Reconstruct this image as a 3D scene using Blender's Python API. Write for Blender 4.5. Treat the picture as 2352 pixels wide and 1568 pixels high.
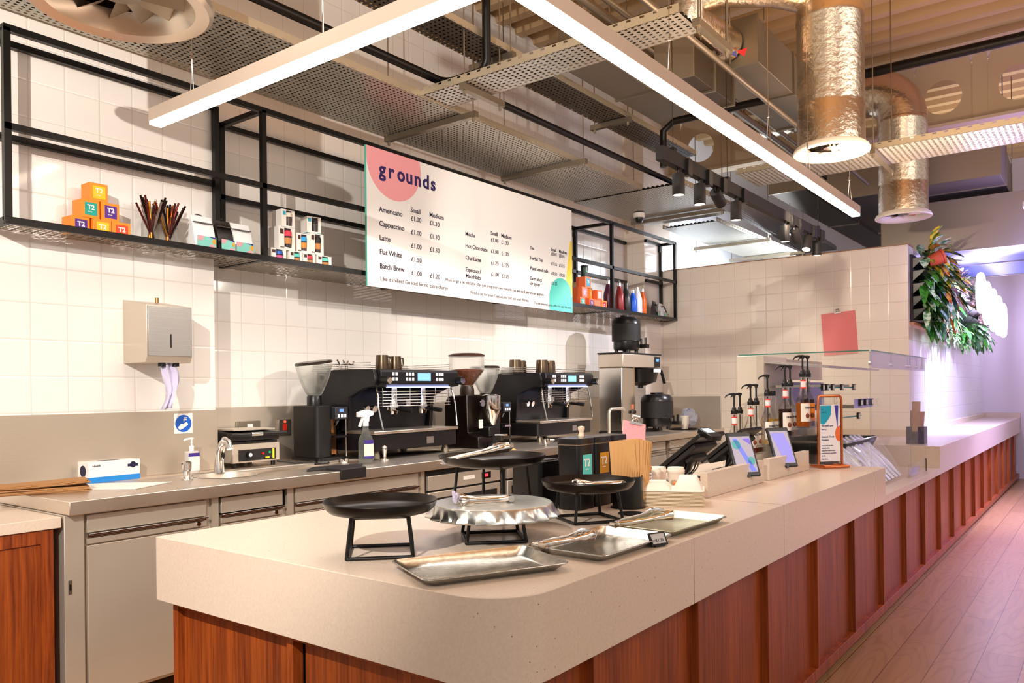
import bpy, bmesh, math, random
from mathutils import Vector, Matrix
R=math.radians; PI=math.pi
for o in list(bpy.data.objects): bpy.data.objects.remove(o, do_unlink=True)
SC=bpy.context.scene; COL=SC.collection
# ---------------- camera ----------------
CH=1.455
yaw=R(37.22); roll=R(-0.642)
fw=Vector((math.cos(yaw),math.sin(yaw),0)); rt=Vector((math.sin(yaw),-math.cos(yaw),0)); up=Vector((0,0,1))
r3=rt*math.cos(roll)+up*math.sin(roll); u3=up*math.cos(roll)-rt*math.sin(roll)
cd=bpy.data.cameras.new('camera'); cam=bpy.data.objects.new('camera',cd); COL.objects.link(cam)
cam.matrix_world=Matrix(((r3.x,u3.x,-fw.x,0),(r3.y,u3.y,-fw.y,0),(r3.z,u3.z,-fw.z,CH),(0,0,0,1)))
cd.sensor_width=36; cd.lens=36*1812.8/2352; cd.shift_y=(897.8-784)/2352; cd.clip_start=.02; cd.clip_end=100
SC.camera=cam
# ---------------- world and exposure ----------------
W=bpy.data.worlds.new('world'); SC.world=W; W.use_nodes=True
W.node_tree.nodes['Background'].inputs[0].default_value=(1.0,.93,.87,1); W.node_tree.nodes['Background'].inputs[1].default_value=.45
vs=SC.view_settings; vs.view_transform='Standard'; vs.look='None'; vs.gamma=1; vs.use_curve_mapping=False; vs.exposure=0.45
SC.display_settings.display_device='sRGB'
# ---------------- large lights ----------------
def look(o,d): o.rotation_euler=Vector(d).to_track_quat('-Z','Y').to_euler()
def area(name,loc,d,sx,sy,e,col):
    l=bpy.data.lights.new(name,'AREA'); l.shape='RECTANGLE'; l.size=sx; l.size_y=sy; l.energy=e; l.color=col
    o=bpy.data.objects.new(name,l); COL.objects.link(o); o.location=loc; look(o,d); return o
def spot(name,loc,to,e,ang,col,blend=.4,rad=.03):
    l=bpy.data.lights.new(name,'SPOT'); l.energy=e; l.color=col; l.spot_size=R(ang); l.spot_blend=blend; l.shadow_soft_size=rad
    o=bpy.data.objects.new(name,l); COL.objects.link(o); o.location=loc; look(o,Vector(to)-Vector(loc)); return o
WARM=(1,.80,.62); NEUT=(1,.94,.88)
area('room_fill_behind',(-1.5,-1.2,3.6),(.7,.5,-.75),3,2,26,NEUT)  # unseen fill standing for the room's other lamps
area('room_fill_right',(4.5,-2.2,3.7),(.0,.55,-.8),4,1.5,50,(1,.86,.78))  # second unseen fill, also in place of other room lamps
area('ceiling_fill',(4.5,1.0,3.0),(0,.1,1),6,1.5,95,(1,.72,.46))  # added fill that brightens the ceiling deck from below
area('staff_side_light',(4.2,2.9,3.3),(0,.0,-1),5,1.0,48,(1,.96,.92)).data.spread=R(120)
area('purple_sign_wash',(10.5,-.9,2.9),(-.2,.1,-1),4,2,210,(.45,.35,1)).data.spread=R(110)
area('violet_wash_near',(8.2,-.9,2.9),(0,0,-1),4,1.2,75,(.58,.46,1)).data.spread=R(95)
area('violet_duct_fill',(10.2,.75,2.85),(-.1,.1,1),2.4,.4,45,(.38,.32,1))  # added area light standing in for the sign's glow on the duct
area('violet_fill_far',(8.6,.1,2.75),(1,.35,.35),1.2,.4,28,(.42,.38,1))  # added fill tinting the far duct violet
area('far_ceiling_fill',(11.5,1.2,3.95),(0,0,1),2.5,1.5,22,(1,.86,.7))  # added light brightening the deck seen through the beam holes
area('kitchen_wall_fill',(10.2,3.5,3.0),(-.1,.6,.35),2,1.0,55,(.85,.92,1))  # added area light to make the white wall beyond the partition bright
spot('rear_track_spot',(-1.1,.75,3.25),(3.2,4.6,1.7),620,75,(1,.93,.85),.5,.02)
# ---------------- materials ----------------
def lin(c):
    return tuple(((x/255)/12.92 if x/255<=.04045 else ((x/255+.055)/1.055)**2.4) for x in c)
def nt(m): return m.node_tree.nodes,m.node_tree.links
MC={}
def mat(name,c,rough=.5,metal=0,trans=0,ior=1.45,emit=0,ecol=None,coat=0,alpha=1,bump=0,bscale=40,vary=0,spec=.5,aniso=0):
    if name in MC: return MC[name]
    m=bpy.data.materials.new(name); m.use_nodes=True; N,L=nt(m); b=N['Principled BSDF']
    col=lin(c)
    b.inputs['Base Color'].default_value=(*col,1); b.inputs['Roughness'].default_value=rough; b.inputs['Metallic'].default_value=metal
    b.inputs['Transmission Weight'].default_value=trans; b.inputs['IOR'].default_value=ior
    b.inputs['Coat Weight'].default_value=coat; b.inputs['Alpha'].default_value=alpha; b.inputs['Specular IOR Level'].default_value=spec
    if emit: b.inputs['Emission Color'].default_value=(*(lin(ecol) if ecol else col),1); b.inputs['Emission Strength'].default_value=emit
    if bump or vary:
        tc=N.new('ShaderNodeTexCoord'); n=N.new('ShaderNodeTexNoise'); n.inputs['Scale'].default_value=bscale; n.inputs['Detail'].default_value=5
        L.new(tc.outputs['Object'],n.inputs['Vector'])
        if bump:
            bp=N.new('ShaderNodeBump'); bp.inputs['Strength'].default_value=bump; bp.inputs['Distance'].default_value=.01
            L.new(n.outputs['Fac'],bp.inputs['Height']); L.new(bp.outputs['Normal'],b.inputs['Normal'])
        if vary:
            r=N.new('ShaderNodeValToRGB'); r.color_ramp.elements[0].position=.3; r.color_ramp.elements[1].position=.7
            r.color_ramp.elements[0].color=(*[x*(1-vary) for x in col],1); r.color_ramp.elements[1].color=(*[min(1,x*(1+vary)) for x in col],1)
            L.new(n.outputs['Fac'],r.inputs['Fac']); L.new(r.outputs['Color'],b.inputs['Base Color'])
    MC[name]=m; return m
def math_(N,L,op,a,b=None,c=None):
    n=N.new('ShaderNodeMath'); n.operation=op
    for i,v in enumerate((a,b,c)):
        if v is None: continue
        if isinstance(v,(int,float)): n.inputs[i].default_value=v
        else: L.new(v,n.inputs[i])
    return n.outputs[0]
def tile_mat(name,ax,w,h,ox,oz,c=(234,228,221),grout=(214,206,196)):
    m=bpy.data.materials.new(name); m.use_nodes=True; N,L=nt(m); b=N['Principled BSDF']
    tc=N.new('ShaderNodeTexCoord'); s=N.new('ShaderNodeSeparateXYZ'); L.new(tc.outputs['Object'],s.inputs[0])
    u=math_(N,L,'FRACT',math_(N,L,'MULTIPLY',math_(N,L,'SUBTRACT',s.outputs[ax],ox),1/w))
    v=math_(N,L,'FRACT',math_(N,L,'MULTIPLY',math_(N,L,'SUBTRACT',s.outputs[2],oz),1/h))
    gu=.0016/w; gv=.0016/h
    def edge(t,g): return math_(N,L,'MINIMUM',t,math_(N,L,'SUBTRACT',1,t))
    d=math_(N,L,'MINIMUM',math_(N,L,'MULTIPLY',edge(u,gu),w),math_(N,L,'MULTIPLY',edge(v,gv),h))
    g=math_(N,L,'GREATER_THAN',d,.0019)
    mx=N.new('ShaderNodeMix'); mx.data_type='RGBA'; L.new(g,mx.inputs[0]); mx.inputs[6].default_value=(*lin(grout),1); mx.inputs[7].default_value=(*lin(c),1)
    L.new(mx.outputs[2],b.inputs['Base Color'])
    ns=N.new('ShaderNodeTexNoise'); ns.inputs['Scale'].default_value=5; ns.inputs['Detail'].default_value=2; L.new(tc.outputs['Object'],ns.inputs['Vector'])
    hh=math_(N,L,'ADD',math_(N,L,'MINIMUM',math_(N,L,'MULTIPLY',d,120),1),math_(N,L,'MULTIPLY',ns.outputs['Fac'],.55))
    bp=N.new('ShaderNodeBump'); bp.inputs['Strength'].default_value=.35; bp.inputs['Distance'].default_value=.004; L.new(hh,bp.inputs['Height']); L.new(bp.outputs['Normal'],b.inputs['Normal'])
    b.inputs['Roughness'].default_value=.12; b.inputs['Coat Weight'].default_value=.3; b.inputs['Coat Roughness'].default_value=.05
    return m
def wood_mat(name,c1,c2,scale=1,axis='Z',rough=.42,band=18):
    m=bpy.data.materials.new(name); m.use_nodes=True; N,L=nt(m); b=N['Principled BSDF']
    tc=N.new('ShaderNodeTexCoord'); mp=N.new('ShaderNodeMapping'); L.new(tc.outputs['Object'],mp.inputs[0])
    st={'X':(.05,1,1),'Y':(1,.05,1),'Z':(1,1,.04)}[axis]
    mp.inputs['Scale'].default_value=tuple(s*scale for s in st)
    n=N.new('ShaderNodeTexNoise'); n.inputs['Scale'].default_value=band*4; n.inputs['Detail'].default_value=8; n.inputs['Roughness'].default_value=.65; n.inputs['Distortion'].default_value=.3
    L.new(mp.outputs[0],n.inputs['Vector'])
    n2=N.new('ShaderNodeTexNoise'); n2.inputs['Scale'].default_value=band*.6; n2.inputs['Detail'].default_value=2; L.new(mp.outputs[0],n2.inputs['Vector'])
    f=math_(N,L,'ADD',math_(N,L,'MULTIPLY',n.outputs['Fac'],.65),math_(N,L,'MULTIPLY',n2.outputs['Fac'],.35))
    r=N.new('ShaderNodeValToRGB'); r.color_ramp.elements[0].position=.36; r.color_ramp.elements[1].position=.62
    r.color_ramp.elements[0].color=(*lin(c1),1); r.color_ramp.elements[1].color=(*lin(c2),1)
    L.new(f,r.inputs['Fac']); L.new(r.outputs[0],b.inputs['Base Color']); b.inputs['Roughness'].default_value=rough
    bp=N.new('ShaderNodeBump'); bp.inputs['Strength'].default_value=.15; bp.inputs['Distance'].default_value=.002; L.new(f,bp.inputs['Height']); L.new(bp.outputs[0],b.inputs['Normal'])
    return m
def quartz_mat():
    m=mat('pale_quartz',(212,190,168),.26); N,L=nt(m); b=N['Principled BSDF']
    tc=N.new('ShaderNodeTexCoord'); v=N.new('ShaderNodeTexVoronoi'); v.inputs['Scale'].default_value=45; L.new(tc.outputs['Object'],v.inputs['Vector'])
    sm=math_(N,L,'LESS_THAN',v.outputs['Distance'],.09)
    sp=N.new('ShaderNodeSeparateColor'); L.new(v.outputs['Color'],sp.inputs[0])
    sm=math_(N,L,'MULTIPLY',sm,math_(N,L,'GREATER_THAN',sp.outputs[0],.62))
    n=N.new('ShaderNodeTexNoise'); n.inputs['Scale'].default_value=120; L.new(tc.outputs['Object'],n.inputs['Vector'])
    mx=N.new('ShaderNodeMix'); mx.data_type='RGBA'; L.new(n.outputs['Fac'],mx.inputs[0]); mx.inputs[6].default_value=(*lin((206,186,166)),1); mx.inputs[7].default_value=(*lin((224,206,188)),1)
    m2=N.new('ShaderNodeMix'); m2.data_type='RGBA'; L.new(sm,m2.inputs[0]); L.new(mx.outputs[2],m2.inputs[6]); m2.inputs[7].default_value=(*lin((150,116,92)),1)
    L.new(m2.outputs[2],b.inputs['Base Color']); return m
def steel_mat(name,c,rough,ax=0,st=.25,metal=1):
    m=mat(name,c,rough,metal); N,L=nt(m); b=N['Principled BSDF']
    tc=N.new('ShaderNodeTexCoord'); mp=N.new('ShaderNodeMapping'); L.new(tc.outputs['Object'],mp.inputs[0]); s=[1,1,1]; s[ax]=.02; mp.inputs['Scale'].default_value=s
    n=N.new('ShaderNodeTexNoise'); n.inputs['Scale'].default_value=260; n.inputs['Detail'].default_value=3; L.new(mp.outputs[0],n.inputs['Vector'])
    bp=N.new('ShaderNodeBump'); bp.inputs['Strength'].default_value=st; bp.inputs['Distance'].default_value=.001; L.new(n.outputs['Fac'],bp.inputs['Height']); L.new(bp.outputs[0],b.inputs['Normal'])
    n2=N.new('ShaderNodeTexNoise'); n2.inputs['Scale'].default_value=3; L.new(tc.outputs['Object'],n2.inputs['Vector'])
    L.new(math_(N,L,'ADD',math_(N,L,'MULTIPLY',n2.outputs['Fac'],.2),rough-.1),b.inputs['Roughness']); return m
def perf_mat(name,c,ax,ay,px,py,hx,hy,rough=.35,metal=.6,stag=0):
    m=mat(name,c,rough,metal); N,L=nt(m); b=N['Principled BSDF']; out=N['Material Output']
    tc=N.new('ShaderNodeTexCoord'); s=N.new('ShaderNodeSeparateXYZ'); L.new(tc.outputs['Object'],s.inputs[0])
    cx=math_(N,L,'MULTIPLY',s.outputs[ax],1/px); cy=math_(N,L,'MULTIPLY',s.outputs[ay],1/py)
    if stag: cy=math_(N,L,'ADD',cy,math_(N,L,'MULTIPLY',math_(N,L,'MODULO',math_(N,L,'FLOOR',cx),2),.5))
    u=math_(N,L,'ABSOLUTE',math_(N,L,'SUBTRACT',math_(N,L,'FRACT',cx),.5)); v=math_(N,L,'ABSOLUTE',math_(N,L,'SUBTRACT',math_(N,L,'FRACT',cy),.5))
    h=math_(N,L,'MULTIPLY',math_(N,L,'LESS_THAN',u,hx/px/2),math_(N,L,'LESS_THAN',v,hy/py/2))
    t=N.new('ShaderNodeBsdfTransparent'); mx=N.new('ShaderNodeMixShader'); L.new(h,mx.inputs[0]); L.new(b.outputs[0],mx.inputs[1]); L.new(t.outputs[0],mx.inputs[2]); L.new(mx.outputs[0],out.inputs[0])
    return m
def floor_mat():
    m=bpy.data.materials.new('oak_floor'); m.use_nodes=True; N,L=nt(m); b=N['Principled BSDF']
    tc=N.new('ShaderNodeTexCoord'); br=N.new('ShaderNodeTexBrick'); L.new(tc.outputs['Object'],br.inputs[0])
    br.offset=.37; br.inputs['Scale'].default_value=1; br.inputs['Brick Width'].default_value=1.9; br.inputs['Row Height'].default_value=.19; br.inputs['Mortar Size'].default_value=.0018; br.inputs['Mortar Smooth'].default_value=.1
    br.inputs['Color1'].default_value=(*lin((184,142,98)),1); br.inputs['Color2'].default_value=(*lin((164,122,80)),1); br.inputs['Mortar'].default_value=(*lin((96,66,44)),1)
    mp=N.new('ShaderNodeMapping'); L.new(tc.outputs['Object'],mp.inputs[0]); mp.inputs['Scale'].default_value=(.35,2.2,1)
    n=N.new('ShaderNodeTexNoise'); n.inputs['Scale'].default_value=1.6; n.inputs['Detail'].default_value=1.5; L.new(mp.outputs[0],n.inputs['Vector'])
    rg=math_(N,L,'SINE',math_(N,L,'MULTIPLY',n.outputs['Fac'],130))
    n2=N.new('ShaderNodeTexNoise'); n2.inputs['Scale'].default_value=30; n2.inputs['Detail'].default_value=6; mp2=N.new('ShaderNodeMapping'); mp2.inputs['Scale'].default_value=(.06,1,1); L.new(tc.outputs['Object'],mp2.inputs[0]); L.new(mp2.outputs[0],n2.inputs['Vector'])
    f=math_(N,L,'ADD',math_(N,L,'MULTIPLY',math_(N,L,'GREATER_THAN',rg,.72),.16),math_(N,L,'MULTIPLY',n2.outputs['Fac'],.5))
    mx=N.new('ShaderNodeMix'); mx.data_type='RGBA'; mx.blend_type='MULTIPLY'; L.new(f,mx.inputs[0]); L.new(br.outputs['Color'],mx.inputs[6]); mx.inputs[7].default_value=(.42,.32,.25,1)
    L.new(mx.outputs[2],b.inputs['Base Color']); b.inputs['Roughness'].default_value=.34
    return m
M_tileL=tile_mat('tile_pier',0,.178,.187,2.244,1.556); M_tileB=tile_mat('tile_back',0,.1793,.187,2.928,1.556)
M_tileR=tile_mat('tile_right',1,.181,.187,4.153,1.567,(236,224,210),(218,204,190)); M_tileW=tile_mat('tile_white',0,.6,.187,8.75,1.567,(236,236,240),(222,222,226))
M_wood=wood_mat('iroko_wood',(98,36,8),(160,76,24)); M_woodL=wood_mat('iroko_wood_fine',(100,36,8),(168,80,26),1.3)
M_quartz=quartz_mat(); M_steel=steel_mat('brushed_steel',(206,194,178),.4,metal=.75); M_steelV=steel_mat('brushed_steel_v',(206,194,178),.42,2,metal=.6)
M_steelt=steel_mat('worktop_steel',(218,206,192),.36,0,.15)
M_chrome=mat('chrome',(225,222,218),.1,1); M_galv=mat('galvanised',(206,206,200),.32,1,bump=.05,bscale=30,vary=.12)
M_black=mat('black_metal',(20,17,15),.38,.4); M_blackp=mat('black_plastic',(16,14,14),.3); M_blackm=mat('black_matt',(26,22,20),.6)
M_bronze=mat('black_dish',(30,24,20),.3,.6); M_white=mat('white_paint',(232,228,222),.5); M_paint=mat('cream_paint',(226,208,184),.7)
M_ceil=mat('ceiling_cream',(196,164,122),.6,bump=.1,bscale=30); M_beam=mat('beam_cream',(188,168,140),.6); M_duct=mat('duct_grey',(128,120,108),.45,.6)
M_ductd=mat('duct_dark',(70,60,50),.5,.5); M_foil=mat('duct_foil',(222,206,184),.26,1,bump=.55,bscale=26)
M_glass=mat('clear_glass',(240,250,246),.02,trans=1,ior=1.1,alpha=.3); M_glassb=mat('bottle_glass',(240,244,240),.03,trans=1,ior=1.2,alpha=.45)
M_edge=mat('glass_edge',(90,160,140),.1,trans=.5); M_led=mat('led_diffuser',(255,240,225),.4,emit=9,ecol=(255,234,214)); M_alu=mat('lamp_housing',(196,176,158),.45,.3)
M_zinc=mat('zinc_strut',(150,140,124),.4,.9); M_kraft=mat('kraft_paper',(206,156,98),.8,bump=.08,bscale=12); M_kraftd=mat('kraft_brown',(164,118,72),.85,bump=.08,bscale=12)
M_tray=perf_mat('cable_tray',(188,184,172),0,1,.034,.03,.016,.014); M_trayd=perf_mat('cable_tray_upper',(120,112,104),0,1,.04,.034,.018,.016)
M_trayx=perf_mat('cable_tray_cross',(200,196,190),1,0,.04,.034,.019,.016)
M_shelf=perf_mat('shelf_sheet',(150,138,122),0,1,.045,.036,.03,.017,.4,.5,1)
M_pvc=mat('white_plastic',(238,236,232),.35)
# ---------------- mesh helpers ----------------
class MB:
    def __init__(s): s.v=[]; s.f=[]; s.M=Matrix()
    def add(s,vs,fs):
        n=len(s.v); s.v+= [tuple(s.M@Vector(p)) for p in vs]; s.f+=[tuple(i+n for i in f) for f in fs]; return s
    def box(s,x0,x1,y0,y1,z0,z1):
        return s.add([(x0,y0,z0),(x1,y0,z0),(x1,y1,z0),(x0,y1,z0),(x0,y0,z1),(x1,y0,z1),(x1,y1,z1),(x0,y1,z1)],[(0,3,2,1),(4,5,6,7),(0,1,5,4),(1,2,6,5),(2,3,7,6),(3,0,4,7)])
    def lathe(s,prof,n=24,c=(0,0,0),a0=0,a1=2*PI,ax='Z'):
        full=abs(a1-a0-2*PI)<1e-6; k=n if full else n+1; vs=[]; fs=[]
        for r,z in prof:
            for i in range(k):
                a=a0+(a1-a0)*i/n; p=(r*math.cos(a),r*math.sin(a),z)
                if ax=='Y': p=(p[0],p[2],p[1])
                if ax=='X': p=(p[2],p[0],p[1])
                vs.append((c[0]+p[0],c[1]+p[1],c[2]+p[2]))
        for j in range(len(prof)-1):
            for i in range(n):
                b=(i+1)%k; fs.append((j*k+i,j*k+b,(j+1)*k+b,(j+1)*k+i))
        return s.add(vs,fs)
    def cyl(s,p0,p1,r0,r1=None,n=14,caps=True):
        r1=r0 if r1 is None else r1; p0=Vector(p0); p1=Vector(p1); d=(p1-p0).normalized(); a=d.orthogonal().normalized(); b=d.cross(a)
        vs=[]; 
        for p,r in((p0,r0),(p1,r1)):
            for i in range(n): t=2*PI*i/n; vs.append(p+(a*math.cos(t)+b*math.sin(t))*r)
        fs=[(i,(i+1)%n,n+(i+1)%n,n+i) for i in range(n)]
        if caps: fs+=[tuple(range(n))[::-1],tuple(range(n,2*n))]
        return s.add(vs,fs)
    def tube(s,pts,r,n=8,closed=False,caps=True):
        pts=[Vector(p) for p in pts]; k=len(pts); vs=[]; pa=None
        for i,p in enumerate(pts):
            if closed: d=pts[(i+1)%k]-pts[i-1]
            else: d=pts[min(i+1,k-1)]-pts[max(i-1,0)]
            d.normalize(); a=d.orthogonal().normalized() if pa is None else (pa-d*pa.dot(d)).normalized(); pa=a; b=d.cross(a)
            rr=r[i] if isinstance(r,(list,tuple)) else r
            for j in range(n): t=2*PI*j/n; vs.append(p+(a*math.cos(t)+b*math.sin(t))*rr)
        fs=[]
        for i in range(k if closed else k-1):
            q=(i+1)%k
            for j in range(n): fs.append((i*n+j,i*n+(j+1)%n,q*n+(j+1)%n,q*n+j))
        if caps and not closed: fs+=[tuple(range(n))[::-1],tuple(range((k-1)*n,k*n))]
        return s.add(vs,fs)
    def prism(s,poly,a,b,ax='Z'):
        n=len(poly)
        def P(u,v,w): return {'Z':(u,v,w),'Y':(u,w,v),'X':(w,u,v)}[ax]
        vs=[P(u,v,a) for u,v in poly]+[P(u,v,b) for u,v in poly]
        return s.add(vs,[tuple(range(n))[::-1],tuple(range(n,2*n))]+[(i,(i+1)%n,n+(i+1)%n,n+i) for i in range(n)])
    def sphere(s,c,rx,ry=None,rz=None,n=14,m=8):
        ry=ry or rx; rz=rz or rx; vs=[];fs=[]
        for j in range(m+1):
            ph=-PI/2+PI*j/m
            for i in range(n): t=2*PI*i/n; vs.append((c[0]+rx*math.cos(ph)*math.cos(t),c[1]+ry*math.cos(ph)*math.sin(t),c[2]+rz*math.sin(ph)))
        for j in range(m):
            for i in range(n): fs.append((j*n+i,j*n+(i+1)%n,(j+1)*n+(i+1)%n,(j+1)*n+i))
        return s.add(vs,fs)
    def build(s,name,mt,parent=None,bev=0,label=None,smooth=35,seg=2):
        me=bpy.data.meshes.new(name); me.from_pydata(s.v,[],s.f); bm=bmesh.new(); bm.from_mesh(me)
        bmesh.ops.remove_doubles(bm,verts=bm.verts,dist=1e-6); bmesh.ops.recalc_face_normals(bm,faces=bm.faces); bm.to_mesh(me); bm.free()
        me.materials.append(mt)
        for p in me.polygons: p.use_smooth=True
        me.set_sharp_from_angle(angle=R(smooth))
        o=bpy.data.objects.new(name,me); COL.objects.link(o)
        if bev: b=o.modifiers.new('bevel','BEVEL'); b.width=bev; b.segments=seg; b.limit_method='ANGLE'; b.angle_limit=R(40); b.harden_normals=False
        if parent: o.parent=parent
        if label: o['label']=label
        return o
def rbox(x0,x1,y0,y1,z0,z1,r,n=5):
    """box with rounded vertical corners"""
    p=[]
    for cx,cy,a in((x1-r,y1-r,0),(x0+r,y1-r,90),(x0+r,y0+r,180),(x1-r,y0+r,270)):
        for i in range(n+1): t=R(a+90*i/n); p.append((cx+r*math.cos(t),cy+r*math.sin(t)))
    return p
def tag(o,label,cat,group=None,kind=None):
    o['label']=label; o['category']=cat
    if group: o['group']=group
    if kind: o['kind']=kind
    return o
def thing(name,label,cat,loc=(0,0,0),rz=0,group=None,kind=None):
    o=bpy.data.objects.new(name,None); o.empty_display_size=.05; COL.objects.link(o); o.location=loc; o.rotation_euler=(0,0,rz); return tag(o,label,cat,group,kind)
def struct(o,label=None):
    o['kind']='structure'
    if label: o['label']=label
    return o
def dup(root,loc=None,rz=None,label=None):
    def cp(o,par):
        c=o.copy(); COL.objects.link(c); 
        if par: c.parent=par
        for ch in kids.get(o.name,[]): cp(ch,c)
        return c
    kids={}
    for o in bpy.data.objects:
        if o.parent: kids.setdefault(o.parent.name,[]).append(o)
    r=cp(root,None)
    if loc is not None: r.location=loc
    if rz is not None: r.rotation_euler[2]=rz
    if label: r['label']=label
    return r
def setmat(o,m):
    o.data=o.data.copy(); o.data.materials[0]=m
def text(name,items,mt,parent,depth=.0006,bold=0,label=None,M=None):
    """items: (string,x,y,size[,align]); local XY plane, M places it; one mesh"""
    allv=[];allf=[]
    for it in items:
        cu=bpy.data.curves.new('t','FONT'); cu.body=it[0]; cu.size=it[3]; cu.extrude=depth; cu.offset=bold*it[3]; cu.resolution_u=3
        if len(it)>4: cu.align_x=it[4]
        o=bpy.data.objects.new('t',cu); COL.objects.link(o); bpy.context.view_layer.update()
        me=bpy.data.meshes.new_from_object(o.evaluated_get(bpy.context.evaluated_depsgraph_get()))
        n=len(allv); allv+=[(v.co.x+it[1],v.co.y+it[2],v.co.z) for v in me.vertices]; allf+=[tuple(i+n for i in p.vertices) for p in me.polygons]
        bpy.data.objects.remove(o); bpy.data.meshes.remove(me); bpy.data.curves.remove(cu)
    mb=MB(); mb.M=M or Matrix(); mb.add(allv,allf); me=bpy.data.meshes.new(name); me.from_pydata(mb.v,[],mb.f); me.materials.append(mt)
    o=bpy.data.objects.new(name,me); COL.objects.link(o)
    if parent: o.parent=parent
    if label: o['label']=label
    return o
def face_y(x,y,z): return Matrix.Translation((x,y,z))@Matrix.Rotation(R(90),4,'X')   # text facing -Y
# ---------------- structure ----------------
struct(MB().box(-4,16,-5,6,-.1,0).build('floor',floor_mat()),'light oak plank floor')
H0=5.0
struct(MB().box(1.52-2.2,2.74,4.355,4.95,0,H0).build('wall_pier_left',M_tileL),'cream tiled wall pier')
struct(MB().box(2.74,9.0,4.62,4.95,0,H0).build('wall_back',M_tileB),'cream tiled back wall')
struct(MB().box(8.33,9.0,4.355,4.62,0,H0).build('wall_pier_right',M_tileR),'tiled pier in the corner')
struct(MB().box(9.0,15,4.62,4.95,0,H0).build('wall_kitchen',mat('kitchen_white',(236,240,246),.6)),'white wall of the kitchen behind')
struct(MB().box(8.745,8.95,1.62,4.355,0,2.885).build('wall_right',M_tileR),'cream tiled partition wall')
struct(MB().box(8.95,14.6,1.63,1.8,0,2.885).build('wall_planter',M_tileW),'white tiled wall below the plants')
struct(MB().box(14.6,14.8,-5,4.9,0,H0).build('wall_end',mat('end_wall',(222,214,222),.6)),'pale wall at the far end')
struct(MB().box(8.74,8.955,1.61,4.3,2.885,2.895).build('trim_1',mat('trim_brown',(150,112,80),.5)),'thin trim on the partition top')
# corrugated deck: ribs run along Y
mb=MB(); x=-1.0; pr=[]
while x<14.6:
    pr+=[(x,4.95),(x+.1,4.95),(x+.14,5.06),(x+.26,5.06)]; x+=.3
n=len(pr); mb.add([(a,-4,z) for a,z in pr]+[(a,6,z) for a,z in pr],[(i,i+1,n+i+1,n+i) for i in range(n-1)])
struct(mb.build('ceiling',M_ceil,smooth=10),'cream ribbed metal ceiling deck')
# cellular beams along Y
def beam(name,X,zb,zt,ys,y0=-3,y1=4.6,flw=.2):
    t=MB().box(X-flw/2,X+flw/2,y0,y1,zb,zb+.03).box(X-flw/2,X+flw/2,y0,y1,zt-.03,zt)
    # web with round holes
    zc=(zb+zt)/2-.03; r=.17; h0=zb+.03; h1=zt-.03
    ed=sorted([y for y in ys]); prev=y0
    for c in ed:
        w=.26
        t.box(X-.008,X+.008,prev,c-w,h0,h1); prev=c+w; n=32; vs=[];fs=[]
        for i in range(n):
            a=2*PI*i/n; ca,sa=math.cos(a),math.sin(a); vs.append((X,c+r*ca,zc+r*sa))
            k=min(w/abs(ca) if abs(ca)>1e-6 else 9,(h1-zc if sa>0 else zc-h0)/abs(sa) if abs(sa)>1e-6 else 9); vs.append((X,c+k*ca,zc+k*sa))
        for i in range(n): j=(i+1)%n; fs.append((2*i,2*i+1,2*j+1,2*j))
        t.add(vs,fs)
    t.box(X-.008,X+.008,prev,y1,h0,h1)
    return t.build(name,M_beam)
tag(beam('cellular_beam',9.0,4.05,4.75,[.68,1.33,1.98,2.63,3.28,3.93,-.0,-.7]),'cream steel beam with round holes in its web, behind the foil ducts','beam')
# ---------------- front counter ----------------
def arc(cx,cy,r,a0,a1,n=10): return [(cx+r*math.cos(R(a0+(a1-a0)*i/n)),cy+r*math.sin(R(a0+(a1-a0)*i/n))) for i in range(n+1)]
YF=1.135
poly=arc(1.64,YF+.17,.17,180,270,14)+[(5.36,YF),(5.36,2.2),(2.72,2.2),(2.72,2.72),(1.47,2.72)]
o=MB().prism(poly,.725,.95).build('quartz_worktop',M_quartz,bev=.002); tag(o,'pale quartz counter top with deep fascia and rounded corner, nearest the viewer','counter top')
sm=mat('seam',(150,124,104),.6); mb=MB()
for x in(2.506,3.43,5.06): mb.box(x-.001,x+.001,YF-.0006,YF+.01,.727,.949).box(x-.001,x+.001,YF,2.0,.9502,.9505)
mb.build('joint_line',sm,o)
o=MB().box(5.36,7.36,YF,2.6,.725,.775).build('counter_ledge',M_quartz,bev=.002); tag(o,'lower quartz ledge carrying the glass display case','counter top')
poly=[(7.361,YF),(14.58,YF),(14.58,1.618),(8.95,1.618),(8.742,1.618),(8.742,2.6),(7.36,2.6)]
o=MB().prism(poly,.725,.955).build('quartz_worktop',M_quartz,bev=.002); tag(o,'long pale quartz counter top running below the plant wall','counter top')
struct(MB().box(8.95,14.55,1.6,1.63,.955,1.02).build('baseboard_counter',M_quartz),'quartz upstand behind the long counter')
struct(MB().box(8.72,8.745,1.63,2.6,.955,1.02).build('baseboard_partition',M_quartz),'quartz upstand on the partition')
struct(MB().box(14.55,14.6,YF,1.63,.8,1.03).build('baseboard_end',M_quartz),'quartz end upstand')
# wood cladding: main run
t=thing('panelled_counter','wooden panelled counter front with upright fins facing the customers','counter',(0,0,0))
for i in range(-1,18):
    x0=2.578+.695*(i-1); x1=x0+.695
    x0=max(x0,1.62)
    if x1>14.5: x1=14.5
    if x1<=x0+.05: continue
    MB().box(x0+.012,x1-.012,YF+.045,YF+.06,.09,.725).build('panel',M_wood,t)
    if i<17: MB().box(x1-.013,x1+.008,YF+.012,YF+.06,.09,.725).build('fin',M_wood,t,bev=.0015)
MB().box(1.62,14.5,YF+.012,YF+.06,.035,.09).build('bottom_rail',M_woodL,t,bev=.002)
MB().box(1.62,14.5,YF+.04,YF+.06,0,.035).build('plinth',M_blackm,t)
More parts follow.
